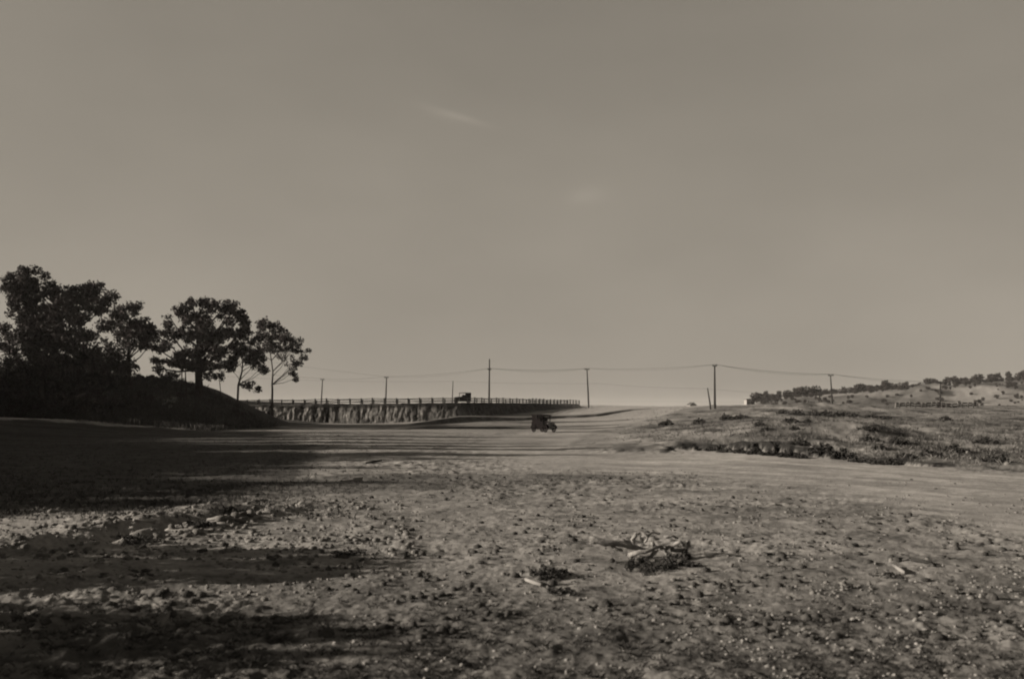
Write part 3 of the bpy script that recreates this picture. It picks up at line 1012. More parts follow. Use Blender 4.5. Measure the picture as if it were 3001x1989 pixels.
# trees beyond the left margin, which throw the long shadows
def wood_tree_meshes(kind):
    H = 1.0
    mb = MB()
    mb.tube([(0, 0, -0.03), (0.01, 0, 0.3), (-0.01, 0.01, 0.62), (0, 0, 0.9)], [.03, .022, .016, .006], 7)
    for k in range(9):
        a = random.uniform(0, 6.28)
        z = random.uniform(.28, .7)
        r = random.uniform(.15, .3)
        mb.tube([(0, 0, z), (r * .5 * math.cos(a), r * .5 * math.sin(a), z + .06), (r * math.cos(a), r * math.sin(a), z + .16)], [.011, .008, .003], 5)
    cs = []
    for _ in range(150):
        while True:
            v = np.array([random.uniform(-1, 1) for _ in range(3)])
            if 0.3 < np.linalg.norm(v) < 1:
                break
        cs.append((v[0] * .33, v[1] * .33, 0.60 + v[2] * .37))
    v, f = leaves(cs, 22, 0.075, 0.045)
    return mb, fast_mesh('crown', v, f, M['leaf'])


protos = []
for k in range(3):
    mb, cm = wood_tree_meshes(k)
    o = mb.build('trunk', M['bark'])
    tm = o.data
    bpy.data.objects.remove(o)
    protos.append((tm, cm))


def wood_tree(x, y_, h, wide=1.0, label='dark broadleaf tree in the wood beyond the left margin, shading the ground', group='trees of the wood beyond the left margin'):
    tm, cm = random.choice(protos)
    r = empty('broadleaf_tree', (x, y_, gz_at(x, y_)), random.uniform(0, 6.28))
    r.scale = (h * wide, h * wide, h)
    obj_from('trunk', tm, r)
    obj_from('crown', cm, r)['kind'] = 'stuff'
    tag(r, label, 'tree', group)
    return r


SH = 1 / math.tan(R(SUN_EL))
# wood beside the plain (its shadow ends near the left quarter of the picture)
TX, TY = [19, 22, 30, 40, 60, 80, 100], [-6.5, -7, -7.5, -8.5, -14, -20, -22]
for yy in np.arange(19.5, 99, 3.5):
    tipx = np.interp(yy, TX, TY) + (random.uniform(-5, 1) if yy < 45 else random.uniform(-12, 6))
    h = random.uniform(8.5, 11)
    wood_tree(min(tipx - h * SH * 0.95, -.512 * yy - 7), yy + random.uniform(-.8, .8), h, random.uniform(.85, 1.05))
for yy in (25, 33, 40, 46, 53, 59, 66, 74, 81, 88, 95):
    tipx = np.interp(yy, TX, TY) + (random.uniform(1, 5) if yy < 40 else random.uniform(5, 22))
    h = random.uniform(11, 13.5)
    wood_tree(min(tipx - h * SH * 0.95, -.512 * yy - 9), yy + random.uniform(-2, 2), h, random.uniform(.35, .6))
# wood on the hill flank, shading the mound trees
for yy in np.arange(100, 146, 5.0):
    wood_tree(random.uniform(-92, -84), yy, random.uniform(12, 15), 1.0)
    wood_tree(random.uniform(-108, -98), yy + 2.5, random.uniform(13, 16), 1.0)
# nearer ones: broad shrubs whose shadows cross the foreground
def broad_shrub(x, y_, rx, ry, h, label):
    z0 = gz_at(x, y_)
    r = empty('shrub', (x, y_, z0))
    cs = []
    while len(cs) < 640:
        v = np.array([rng.uniform(-1, 1), rng.uniform(-1, 1), rng.uniform(0, 1)])
        if (abs(v[0]) ** 2.4 + abs(v[1]) ** 2.4 + v[2] ** 3) < 1.0:
            cs.append((v[0] * rx, v[1] * ry, v[2] * h * 0.93))
    v, f = leaves(cs, 34, 0.22, 0.10)
    obj_from('foliage', fast_mesh('foliage', v, f, M['leaf']), r)['kind'] = 'stuff'
    mb = MB()
    for _ in range(14):
        a = Vector(random.choice(cs))
        mb.tube([Vector((a.x * .2, a.y * .2, -.1)), a * .5, a], [.04, .025, .008], 5, caps=False)
    mb.build('stems', M['bark'], r)['kind'] = 'stuff'
    return tag(r, label, 'bush')


broad_shrub(-12.4, 13.35, 1.9, 2.35, 3.0, 'farther of two broad dark shrubs beyond the left margin beside the foreground')
broad_shrub(-12.8, 8.1, 2.2, 2.75, 3.3, 'nearer of two broad dark shrubs beyond the left margin beside the foreground')

# trees on the distant hill, one object each
fm = []
for k in range(5):
    cs = []
    wq = random.uniform(.34, .5)
    for _ in range(40):
        v = rng.normal(size=3)
        v = v / np.linalg.norm(v) * rng.random() ** 0.4
        cs.append((v[0] * wq, v[1] * wq, 0.55 + v[2] * .45))
    v, f = leaves(cs, 12, .16, .15)
    b = len(v)
    mb = MB()
    mb.tube([(0, 0, -.1), (0, 0, .5)], [.04, .02], 5)
    tv = np.array(mb.v)
    tf = [q for q in mb.f if len(q) == 4]
    v = np.concatenate([v, tv])
    f = np.concatenate([f, np.array(tf) + b])
    fm.append(fast_mesh('hill_tree', v, f, [M['far_leaf'], M['bark']], midx=[0] * (len(f) - len(tf)) + [1] * len(tf)))


def hill_tree(px, top_py, hpx, Y, wide, label, group):
    x = (px - 512) / F * Y
    o = obj_from('hill_tree', random.choice(fm))
    h = hpx * Y / F
    g_ = gz_at(x, Y)
    top = CAM_H + (HOR - top_py) / F * Y
    o.location = (x, Y, g_)
    hh = max(h, top - g_) if top - g_ < h * 1.8 else h
    o.scale = (h * wide, h * wide, hh)
    o.rotation_euler = (0, 0, random.uniform(0, 6.28))
    if group:
        label = ('broad ' if wide > 1.05 else 'narrow ') + label + ' ' + rel(px, CAM_H and HOR - (g_ + hh - CAM_H) * F / Y)
    return tag(o, label, 'tree', group)


skyl = ([762, 771, 779, 790, 800, 812, 822, 834, 850, 858, 866, 880, 897, 910, 921, 935, 947, 958, 970, 985, 1030],
        [402, 401, 397, 398.5, 397, 394, 394, 395, 396, 394, 393, 391.5, 389.5, 387.5, 388, 388.5, 386, 384.5, 383, 382, 381])
for px in np.concatenate([np.arange(757, 938, 2.2), np.arange(942, 1030, 2.9)]):
    hp = random.choice((random.uniform(4, 7), random.uniform(6, 11)))
    if random.random() < .1:
        continue
    tp_ = float(np.interp(px, *skyl)) + random.uniform(-1.0, 2.0)
    hill_tree(px + random.uniform(-1, 1), tp_, hp, 500 + random.uniform(-10, 40), random.uniform(.6, 1.5), 'hill crest tree', 'trees along the hill crest')
for k in range(190):
    px = random.choice((random.uniform(752, 840), random.uniform(760, 850), random.uniform(840, 1024), random.uniform(880, 1024)))
    hill_tree(px, 600, random.uniform(1.6, 4.5), random.uniform(390, 490), random.uniform(.9, 1.5), 'low hillside shrub', 'shrubs on the hill slope')
hill_tree(751.5, 398.2, 8.5, 330, .75, 'dark narrow tree right beside the little white tower at the end of the road', None)
hill_tree(779, 393.5, 9, 480, .55, 'pointed tree standing above its neighbours at the low left end of the hill trees', None)


# ------------------------------------------------------------------ far buildings
def house(px, pyb, Y, w, h, d, label, roof=0.4, tower=False, rz=0.3, cat='house', name='white_house'):
    c = at(px, pyb, Y)
    root = empty(name, c, rz)
    mb = MB()
    mb.box((-w / 2, -d / 2, -1.5), (w / 2, d / 2, h))
    wl__ = mb.build('wall', M['white'], root)
    if roof:
        mb = MB()
        mb.prism([(-w / 2 - .2, h + .003), (w / 2 + .2, h + .003), (0, h + roof)], -d / 2 - .2, d / 2 + .2)
    else:
        mb = MB()
        mb.box((-w / 2 - .1, -d / 2 - .1, h + .003), (w / 2 + .1, d / 2 + .1, h + .25))
    mb.build('roof', M['roofing'], root)
    for sx in (-0.22, 0.22):
        mb = MB()
        mb.box((sx * w - .12 * w, -d / 2 - .05, h * .35), (sx * w + .12 * w, -d / 2 + .02, h * .72))
        mb.build('window', M['roofing'], root)
    tag(root, label, cat)
    return root


house(691.5, 408.5, 330, 2.2, 1.3, 2.4, 'tiny white house on the skyline left of the leaning pole', roof=.9)
house(714.0, 408.0, 320, 1.9, 0.8, 2, 'low pale shed at the foot of the tall roadside pole', roof=.4, cat='shed', name='pale_shed')
house(747.5, 408.0, 328, 1.6, 2.9, 1.6, 'narrow white tower like building where the hill begins', roof=0, cat='building', name='white_tower')
house(736.5, 408.7, 322, 2.4, .8, 2, 'low white shed left of the white tower', roof=.3, cat='shed', name='white_shed')
house(861, 399.5, 497, 2.4, 1.2, 3, 'small pale house on the hill under the row of trees', roof=.5)
house(885, 401, 470, 3.0, 1.0, 3, 'left of two long pale sheds midway up the hill', roof=.4, cat='shed', name='pale_shed')
house(897.5, 400, 470, 3.2, 1.0, 3, 'right of two long pale sheds midway up the hill', roof=.4, cat='shed', name='pale_shed')
house(960, 388.5, 505, 4.2, 1.6, 4, 'pale house at the top of the hill near the right edge', roof=.7)
house(988, 388.5, 505, 3.4, 1.6, 4, 'second pale house at the top of the hill, farthest right', roof=.7)
house(805, 392.8, 530, 3.0, 1.5, 3, 'pale house roofline rising behind trees left of the utility pole', roof=.8) if False else None
# round white tank on the slope
c = at(950, 402, 440)
root = empty('storage_tank', c)
mb = MB()
mb.tube([(0, 0, -1.0), (0, 0, .75)], 0.85, 16)
mb.build('tank_wall', M['white'], root, False)
mb = MB()
mb.tube([(0, 0, .753), (0, 0, 1.05), (0, 0, 1.3), (0, 0, 1.4)], [.85, .72, .42, .05], 16)
mb.build('dome', M['white'], root, True)
tag(root, 'small round white domed tank on the hillside near the rightmost pole', 'tank')


# rail fence with pale posts, right
def pale_fence():
    Y0 = 172
    xs = [895 + 5.2 * k + random.uniform(-.8, .8) for k in range(17)]
    p0 = at(893, 411, Y0)
    root = empty('rail_fence', (p0.x, Y0, gz_at(p0.x, Y0)))
    org = root.location.copy()
    pts = []
    me_ = None
    for x in xs:
        Yq = Y0 + (x - 893) * 0.06
        X = (x - 512) / F * Yq
        z = CAM_H + (HOR - 411.2) / F * Yq
        p = Vector((X, Yq, max(z, gz_at(X, Yq) - 0.02)))
        pts.append(p)
        if me_ is None:
            mb = MB()
            mb.box((-.09, -.08, -.9), (.09, .08, .95))
            mb.box((-.105, -.095, .95), (.105, .095, 1.0))
            o = mb.build('post', M['palewood'], root)
            me_ = o.data
        else:
            o = obj_from('post', me_, root)
        o.location = p - org
        o.rotation_euler = (0, random.uniform(-.1, .1), 0)
    for hh in (.82, .42):
        for a, b in zip(pts[:-1], pts[1:]):
            mb = MB()
            A, B = a - org, b - org
            A, B = A + Vector((0, .13, hh)), B + Vector((0, .13, hh))
            mb.add([A + Vector((0, -.03, -.11)), A + Vector((0, .03, -.11)), A + Vector((0, .03, .11)), A + Vector((0, -.03, .11)),
                    B + Vector((0, -.03, -.11)), B + Vector((0, .03, -.11)), B + Vector((0, .03, .11)), B + Vector((0, -.03, .11))],
                   [(0, 3, 2, 1), (4, 5, 6, 7), (0, 1, 5, 4), (1, 2, 6, 5), (2, 3, 7, 6), (3, 0, 4, 7)])
            mb.build('rail', M['wood'], root)
    tag(root, 'fence of pale posts and dark rails standing in the rough field below the rightmost pole', 'fence')


pale_fence()
shrub('shrub', 'long dark hedge like thicket behind the pale posted fence', 'bush', 938, 411, 182, [(925, 407, 6, 3.5), (936, 406.5, 7, 4), (948, 406.5, 7, 3.5), (956, 408, 5, 3)], cl=3)
shrub('shrub', 'low dark leaf clumps standing in for the shadow below the pale posted fence', 'bush', 938, 412, 168, [(922, 412, 5, 1.2), (932, 412.5, 7, 1.5), (944, 412.3, 7, 1.5), (952, 412, 5, 1)], cl=2.5)  # leaf clumps added in place of the dark shadow under the rails

# dark weedy thickets of the field; some along the cut added to darken it
FW = [(712, 449, 7, 1.8), (726, 450, 8, 2.4), (740, 450.5, 8, 2.4), (755, 451.5, 9, 2.8), (770, 452.5, 9, 3), (785, 454, 9, 2.8), (799, 455.5, 8, 2.5), (860, 459, 11, 3), (878, 461, 11, 3), (893, 462, 8, 2.5), (783, 411, 6, 3), (797, 412, 8, 3.5), (812, 412.5, 7, 3.5), (826, 413, 8, 3.5), (841, 413.5, 8, 3), (853, 414.5, 6, 2.2), (790, 420, 7, 2.4), (808, 421, 4, 2), (768, 429, 8, 2.2), (795, 428, 4, 2),
      (868, 429, 9, 1.4), (870, 438, 8, 2.3), (897, 440, 12, 3.2), (800, 442, 11, 4), (822, 448, 12, 5), (845, 455, 14, 5), (930, 453, 13, 4), (955, 448, 12, 3.4), (880, 447, 6, 2), (760, 424, 5, 2), (727, 417, 8, 2.5), (742, 416, 7, 2.5), (700, 421, 8, 2.6), (667, 423, 8, 2.4),
      (905, 455, 9, 3), (985, 440, 11, 3.4), (995, 458, 12, 4), (885, 417, 7, 1.6), (872, 416, 6, 2), (945, 418, 5, 2)]
for i, (x, y_, rx, ry) in enumerate(FW):
    q = on_ground(x, y_ + ry * 0.7)
    s = q.y / F
    root = empty('weed_clump', q)
    cs = []
    for _ in range(int(20 + rx * 4)):
        v = rng.normal(size=3)
        v = v / np.linalg.norm(v) * rng.random() ** 0.5
        cs.append((v[0] * rx * s, v[1] * rx * s * 1.6, abs(v[2]) ** 1.6 * ry * random.uniform(1.0, 2.4) * s * (1 - .5 * abs(v[0]))))
    v, f = leaves(cs, 16, 2.6 * s, max(0.10, 1.6 * s))
    obj_from('foliage', fast_mesh('foliage', v, f, M['weed']), root)['kind'] = 'stuff'
    mb = MB()
    for _ in range(14):
        a = Vector(random.choice(cs))
        mb.tube([Vector((a.x * .6, a.y * .6, -.05)), a + Vector((0, 0, ry * s * .6))], [.025, .008], 4, caps=False)
    mb.build('stalks', M['straw'], root)['kind'] = 'stuff'
    tag(root, ('long low' if rx / ry > 3.6 else 'bushy') + ' dark weeds ' + rel(x, y_), 'weeds', 'weed clumps on the rough field')


# ------------------------------------------------------------------ cars
def old_car(name, loc, rz, label, sc=(1, 1, 1)):
    root = empty(name, loc, rz)
    root.scale = sc
    cp = M['carpaint']

    def b(nm, lo, hi, m=cp, par=root):
        mb = MB()
        mb.box(lo, hi)
        return mb.build(nm, m, par)
    mb = MB()
    mb.prism([(-1.60, .46), (.58, .46), (.64, 1.26), (.40, 1.30), (-1.35, 1.32), (-1.66, 1.24)], -.68, .68)
    mb.build('body', cp, root)
    mb = MB()
    mb.prism([(.645, .44), (1.42, .46), (1.42, 1.16), (1.30, 1.22), (.645, 1.30)], -.38, .38)
    hood = mb.build('hood', cp, root)
    for k in range(5):
        b('louvre', (.80 + k * .1, -.405, .78), (.84 + k * .1, -.382, 1.05), cp, hood)
    b('radiator', (1.424, -.33, .46), (1.50, .33, 1.20), M['metal'])
    b('radiator_cap', (1.43, -.05, 1.203), (1.48, .05, 1.28), M['metal'])
    b('chassis', (-1.7, -.36, .36), (1.45, .36, .455))
    b('front_axle', (1.17, -.70, .34), (1.27, .70, .42))
    b('rear_axle', (-1.17, -.70, .34), (-1.07, .70, .42))
    mb = MB()
    mb.prism([(-1.66, 1.98), (.62, 2.0), (.78, 1.95), (.64, 2.08), (-.3, 2.14), (-1.58, 2.09), (-1.70, 2.0)], -.76, .76)
    mb.build('roof', M['top'], root)
    for x in (-.58, .57):
        for s_ in (-.672, .60):
            b('pillar', (x - .05, s_, 1.29), (x + .05, s_ + .07, 1.985))
    fr = b('windscreen_rail', (.60, -.60, 1.60), (.63, .60, 1.64))
    b('pane', (.607, -.55, 1.645), (.617, .55, 1.96), M['glass'], fr)
    for s_ in (-.66, .63):
        b('side_panel', (-1.60, s_, 1.322), (-.64, s_ + .03, 1.975), M['top'])
        b('door_curtain', (-.52, s_, 1.322), (.10, s_ + .03, 1.62), M['top'])
    b('rear_panel', (-1.64, -.62, 1.322), (-1.602, -.18, 1.98), M['top'])
    b('rear_panel', (-1.64, .18, 1.322), (-1.602, .62, 1.98), M['top'])
    b('rear_panel', (-1.64, -.178, 1.322), (-1.602, .178, 1.55), M['top'])
    b('seat', (-1.35, -.6, 1.323), (-1.05, .6, 1.56))
    b('seat', (-.30, -.6, 1.323), (-.10, .6, 1.70))
    for s_ in (-1, 1):
        y0, y1 = sorted((s_ * .60, s_ * .88))
        for cx in (-1.12, 1.22):
            mb = MB()
            prof_o, prof_i = [], []
            for k in range(9):
                a = math.pi * (k / 8) * 0.9 + 0.12
                prof_o.append((cx + .53 * math.cos(a), .40 + .53 * math.sin(a)))
                prof_i.append((cx + .46 * math.cos(a), .40 + .46 * math.sin(a)))
            for k in range(8):
                mb.prism([prof_o[k], prof_o[k + 1], prof_i[k + 1], prof_i[k]], y0, y1)
            mb.build('mudguard', cp, root)
        b('running_board', (-.62, y0, .34), (.74, y1, .40))
        for cx in (-1.12, 1.22):
            w = MB()
            n = 22
            pr = [(.39, -.06), (.41, 0), (.39, .06), (.30, .06), (.28, 0), (.30, -.06)]
            for k in range(n):
                a0, a1 = 2 * math.pi * k / n, 2 * math.pi * (k + 1) / n
                for q in range(6):
                    (r0, o0), (r1, o1) = pr[q], pr[(q + 1) % 6]
                    w.add([(r0 * math.cos(a0), o0, r0 * math.sin(a0)), (r1 * math.cos(a0), o1, r1 * math.sin(a0)), (r1 * math.cos(a1), o1, r1 * math.sin(a1)), (r0 * math.cos(a1), o0, r0 * math.sin(a1))], [(0, 1, 2, 3)])
            wh = w.build('wheel', M['tyre'], root)
            wh.location = (cx, s_ * .73, .40)
            sp_ = MB()
            sp_.tube([(0, -.06, 0), (0, .06, 0)], .09, 10)
            for k in range(12):
                a = 2 * math.pi * k / 12
                sp_.tube([(.05 * math.cos(a), 0, .05 * math.sin(a)), (.30 * math.cos(a), 0, .30 * math.sin(a))], .030, 4)
            sp_.build('spokes', cp, wh)
    for s_ in (-1, 1):
        hl = MB()
        hl.tube([(1.36, s_ * .50, 1.02), (1.46, s_ * .50, 1.02), (1.56, s_ * .50, 1.02)], [.05, .12, .13], 12)
        hl.build('headlight', M['metal'], root, True)
    mb = MB()
    ring = [(.18 - .08 * math.sin(t), .30 + .19 * math.cos(t), 1.49 + .17 * math.sin(t)) for t in np.linspace(0, 2 * math.pi, 15)]
    mb.tube(ring, .016, 5)
    mb.build('steering_wheel', cp, root)
    tag(root, label, 'car')
    return root


q = on_ground(543.5, 431.6)
k_ = q.y / 1000 * 17.8 / 2.14
old_car('vintage_car', q, R(-50), 'black box bodied vintage car driving towards the camera on the open dirt', (k_ * .90, k_ * .92, k_))
xq = (462.5 - 512) / F * 179.0
old_car('vintage_car', (xq, 179.0, bank_top(xq) + 0.02), R(183), 'dark vintage car with upright cabin on the raised road behind the rail fence', (.94, .94, .88))


# ------------------------------------------------------------------ stones, clods, debris
def rock_mesh(name, seed, m, flat=0.7, sub=2):
    import bmesh
    bm = bmesh.new()
    bmesh.ops.create_icosphere(bm, subdivisions=sub, radius=1.0)
    r_ = random.Random(seed)
    ph = [r_.uniform(0, 6) for _ in range(6)]
    for v in bm.verts:
        c_ = v.co
        k = 1 + .18 * math.sin(2.1 * c_.x + ph[0]) * math.cos(1.7 * c_.y + ph[1]) + .13 * math.sin(3.3 * c_.z + ph[2] + c_.x) + .07 * math.sin(6 * c_.x + ph[3]) * math.sin(5 * c_.y + ph[4])
        v.co = c_ * k
        v.co.z *= flat
    me_ = bpy.data.meshes.new(name)
    bm.to_mesh(me_)
    bm.free()
    me_.materials.append(m)
    me_.polygons.foreach_set('use_smooth', np.ones(len(me_.polygons), dtype=bool))
    return me_


stone_m = [rock_mesh('stone', k, M['stone'], random.uniform(.6, .85)) for k in range(6)]
turf_m = [rock_mesh('turf_clod', 40 + k, M['turfclod'], random.uniform(.45, .65)) for k in range(5)]
clod_m = [rock_mesh('earth_clod', 20 + k, M['clod'], random.uniform(.5, .7)) for k in range(5)]


def place_rock(ms, name, px, py, r, label, group, cat, sink=.25):
    q_ = on_ground(px, py)
    o = obj_from(name, random.choice(ms))
    o.location = (q_.x, q_.y, q_.z + r * (.5 - sink))
    o.scale = (r * random.uniform(.8, 1.35), r * random.uniform(.8, 1.2), r * random.uniform(.75, 1.1))
    o.rotation_euler = (random.uniform(-.3, .3), random.uniform(-.3, .3), random.uniform(0, 6.28))
    if label.startswith('*'):
        label = label[1:] + ' ' + rel(px, py)
    return tag(o, label, cat, group)


def z8(x, y_):
    return (648.3 + x * .1384, 443.6 + y_ * .1384)


def z7(x, y_):
    return (341.2 + x * .1442, 443.6 + y_ * .1442)


def z6(x, y_):
    return (34.1 + x * .1442, 426.5 + y_ * .1442)


S8 = [(560, 1245, 22), (800, 1205, 22), (870, 1250, 20), (905, 1245, 18), (1025, 1300, 18), (1130, 1340, 24), (1165, 1200, 16), (1300, 1155, 17), (1235, 1215, 18), (1250, 1280, 20), (1480, 1275, 26), (1560, 1290, 18),
      (1930, 1275, 32), (2000, 1345, 28), (1810, 1372, 28), (1755, 1330, 22), (1680, 1335, 20), (2120, 1185, 18), (1880, 1210, 24), (1800, 1270, 18), (1340, 1365, 20), (1060, 1130, 14), (1350, 1080, 14), (2080, 1370, 20),
      (1170, 1375, 20), (1440, 1390, 20), (1010, 1375, 20), (1640, 870, 16), (1775, 880, 14), (950, 665, 13), (1295, 500, 11), (600, 378, 7), (1910, 655, 7), (1215, 320, 6), (820, 960, 10), (980, 1310, 18), (1720, 1225, 14), (740, 1290, 16), (1400, 1330, 15), (1620, 1390, 18), (1900, 1390, 20), (2220, 1330, 20), (2290, 1260, 14), (2180, 1390, 18)]
for i, (x, y_, r) in enumerate(S8):
    px, py = z8(x, y_)
    Yq = CAM_H * F / (py - HOR)
    place_rock(stone_m, 'stone', px, py, r * .1384 * Yq / F * 0.72, ('*large' if r > 21 else '*small' if r < 15 else '*mid sized') + ' pale stone', 'pale stones in the right foreground', 'stone')
S7 = [(1195, 1308, 20), (1080, 1250, 18), (1400, 1100, 14), (905, 1190, 14), (765, 1240, 14), (730, 1110, 22), (1790, 1140, 14), (1845, 1155, 15), (2040, 1300, 18), (2035, 1240, 15), (1800, 1320, 20), (2310, 1310, 16), (1775, 1235, 18), (1765, 920, 15),
      (845, 560, 12), (605, 640, 13), (1245, 487, 9), (915, 650, 13), (1015, 612, 10), (2090, 305, 8), (1780, 412, 7), (1710, 550, 10), (1400, 273, 9), (1310, 300, 6), (430, 565, 10), (855, 710, 8), (1140, 845, 12), (950, 1300, 14), (1550, 1005, 13)]
for i, (x, y_, r) in enumerate(S7):
    px, py = z7(x, y_)
    Yq = CAM_H * F / (py - HOR)
    place_rock(stone_m, 'stone', px, py, r * .1442 * Yq / F * 0.72, ('*large' if r > 17 else '*tiny' if r < 11 else '*small') + ' pale stone', 'pale stones on the middle dirt', 'stone')
S6 = [(1750, 1345, 20), (1430, 1375, 26), (1580, 1330, 24), (1660, 1303, 12), (1240, 360, 7), (655, 792, 8), (783, 770, 8), (1190, 745, 9), (1410, 640, 26), (1550, 635, 12), (330, 770, 8), (290, 60, 4), (700, 118, 4), (595, 248, 6), (385, 205, 4), (2230, 1320, 24), (2010, 1370, 22), (1280, 1300, 14), (475, 430, 5), (1640, 78, 5), (840, 565, 5), (925, 780, 14)]
for i, (x, y_, r) in enumerate(S6):
    px, py = z6(x, y_)
    Yq = CAM_H * F / (py - HOR)
    place_rock(stone_m, 'stone', px, py, r * .1442 * Yq / F * 0.72, ('*large' if r > 19 else '*tiny' if r < 9 else '*small') + ' pale stone', 'pale stones in the shaded left ground', 'stone')

# clods along the ditch at the left
for k in range(58):
    t = random.random()
    px = 128 + t * 138
    py = 543 - t * 34 + random.gauss(3, 3.2)
    Yq = CAM_H * F / (py - HOR)
    place_rock(clod_m, 'earth_clod', px + random.uniform(-6, 6), py, random.uniform(.03, .10) * random.choice((1, 1, .6)), 'crumbly clod of earth in the row beside the left ditch', 'clods beside the left ditch', 'clod')
# dark clods scattered over the dirt
D7 = [(335, 525, 24), (490, 600, 26), (420, 680, 22), (970, 548, 20), (880, 438, 14), (1860, 240, 15), (1935, 243, 20), (1490, 762, 14), (885, 900, 16), (430, 780, 40), (510, 745, 26), (970, 830, 24), (1020, 800, 18), (485, 910, 20), (700, 530, 14), (740, 620, 14),
      (1470, 655, 12), (1410, 635, 12), (1710, 445, 10), (1610, 505, 10), (180, 620, 14), (60, 690, 28), (110, 640, 16), (990, 1055, 18), (1330, 1270, 22), (990, 1160, 30), (1060, 1190, 20), (820, 1130, 24), (1640, 1265, 20), (1960, 1180, 26), (1900, 1150, 20)]
for i, (x, y_, r) in enumerate(D7):
    px, py = z7(x, y_)
    Yq = CAM_H * F / (py - HOR)
    lb, gp = ('*large' if r > 23 else '*tiny' if r < 13 else '*small') + ' dark clod of turf', 'dark clods on the middle dirt'
    if (x, y_) == (1860, 240):
        lb, gp = 'smaller left one of two dark lumps side by side on the far dirt', None
    if (x, y_) == (1935, 243):
        lb, gp = 'larger right one of two dark lumps side by side on the far dirt', None
    o = place_rock(turf_m, 'turf_clod', px, py, r * .1442 * Yq / F * 0.9, lb, gp, 'clod')
D8 = [(560, 500, 20), (740, 570, 18), (1040, 610, 16), (960, 640, 18), (1220, 650, 22), (1190, 710, 26), (640, 780, 22), (880, 795, 18), (1010, 395, 22), (1100, 408, 16), (110, 405, 10), (1680, 575, 14), (1840, 710, 18), (2290, 705, 24), (2075, 325, 12), (1900, 258, 12),
      (290, 870, 28), (1400, 980, 30), (1850, 995, 30), (2000, 995, 30), (1940, 850, 22), (2030, 875, 24), (2060, 1110, 30), (1800, 1185, 34), (2320, 1085, 24), (790, 1160, 22), (630, 1185, 22), (1750, 955, 26), (1230, 560, 12), (1440, 1040, 24), (2290, 390, 12), (500, 1380, 30), (300, 1330, 22)]
for i, (x, y_, r) in enumerate(D8):
    px, py = z8(x, y_)
    Yq = CAM_H * F / (py - HOR)
    place_rock(turf_m, 'turf_clod', px, py, r * .1384 * Yq / F * 0.85, ('*large' if r > 23 else '*tiny' if r < 13 else '*small') + ' dark clod of turf', 'dark clods on the right dirt', 'clod')


# scattered gravel (uncountable): low-poly pebbles in one mesh
def pebble_field(name, n, sampler, rmin, rmax, m, power=2.2, label=None, cat=None):
    base = np.array([(0, 0, 1), (.894, 0, .447), (.276, .851, .447), (-.724, .526, .447), (-.724, -.526, .447), (.276, -.851, .447), (.724, .526, -.447), (-.276, .851, -.447), (-.894, 0, -.447), (-.276, -.851, -.447), (.724, -.526, -.447)])
    tri = np.array([(0, 1, 2), (0, 2, 3), (0, 3, 4), (0, 4, 5), (0, 5, 1), (1, 6, 2), (2, 6, 7), (2, 7, 3), (3, 7, 8), (3, 8, 4), (4, 8, 9), (4, 9, 5), (5, 9, 10), (5, 10, 1), (1, 10, 6)])
    X, Y = sampler(n)
    n = len(X)
    Z = height(X, Y)
    r = rmin + (rmax - rmin) * rng.random(n) ** power
    sc = np.stack([r * rng.uniform(.8, 1.4, n), r * rng.uniform(.8, 1.4, n), r * rng.uniform(.55, .95, n)], -1)
    ang = rng.uniform(0, 6.28, n)
    v = base[None] * sc[:, None] * rng.uniform(.78, 1.2, (n, 11, 1))
    ca, sa = np.cos(ang)[:, None], np.sin(ang)[:, None]
    x = v[..., 0] * ca - v[..., 1] * sa + X[:, None]
    y_ = v[..., 0] * sa + v[..., 1] * ca + Y[:, None]
    z = v[..., 2] + Z[:, None] + (r * .15)[:, None]
    V_ = np.stack([x, y_, z], -1).reshape(-1, 3)
    F_ = (tri[None] + (np.arange(n) * 11)[:, None, None]).reshape(-1, 3)
    o = obj_from(name, fast_mesh(name, V_, F_, m, n=3, smooth=True))
    tag(o, label, cat, kind='stuff')
    return o


def sample_px(n, pxr, pyr, dens):
    """rejection sampling, uniform over the ground plane"""
    X, Y = [], []
    ymax_ = CAM_H * F / (pyr[0] - HOR)
    ymin_ = CAM_H * F / (pyr[1] - HOR)
    while len(X) < n:
        py = rng.uniform(pyr[0], pyr[1], 20000)
        px = rng.uniform(pxr[0], pxr[1], 20000)
        d = dens(px, py)
        k = rng.random(20000) < d
        yy = CAM_H * F / (py[k] - HOR)
        xx = (px[k] - 512) / F * yy
        X += list(xx)
        Y += list(yy)
    return np.array(X[:n]), np.array(Y[:n])


def dens_fg(px, py):
    a = ss(575, 650, py + 0.10 * (px - 640) + 14 * fbm(px / 40, py / 18, 3, 7))
    return (0.10 + a * (0.35 + 0.65 * ss(500, 850, px))) * (0.35 + 0.65 * (fbm(px / 25, py / 10, 3, 8) > -0.1))


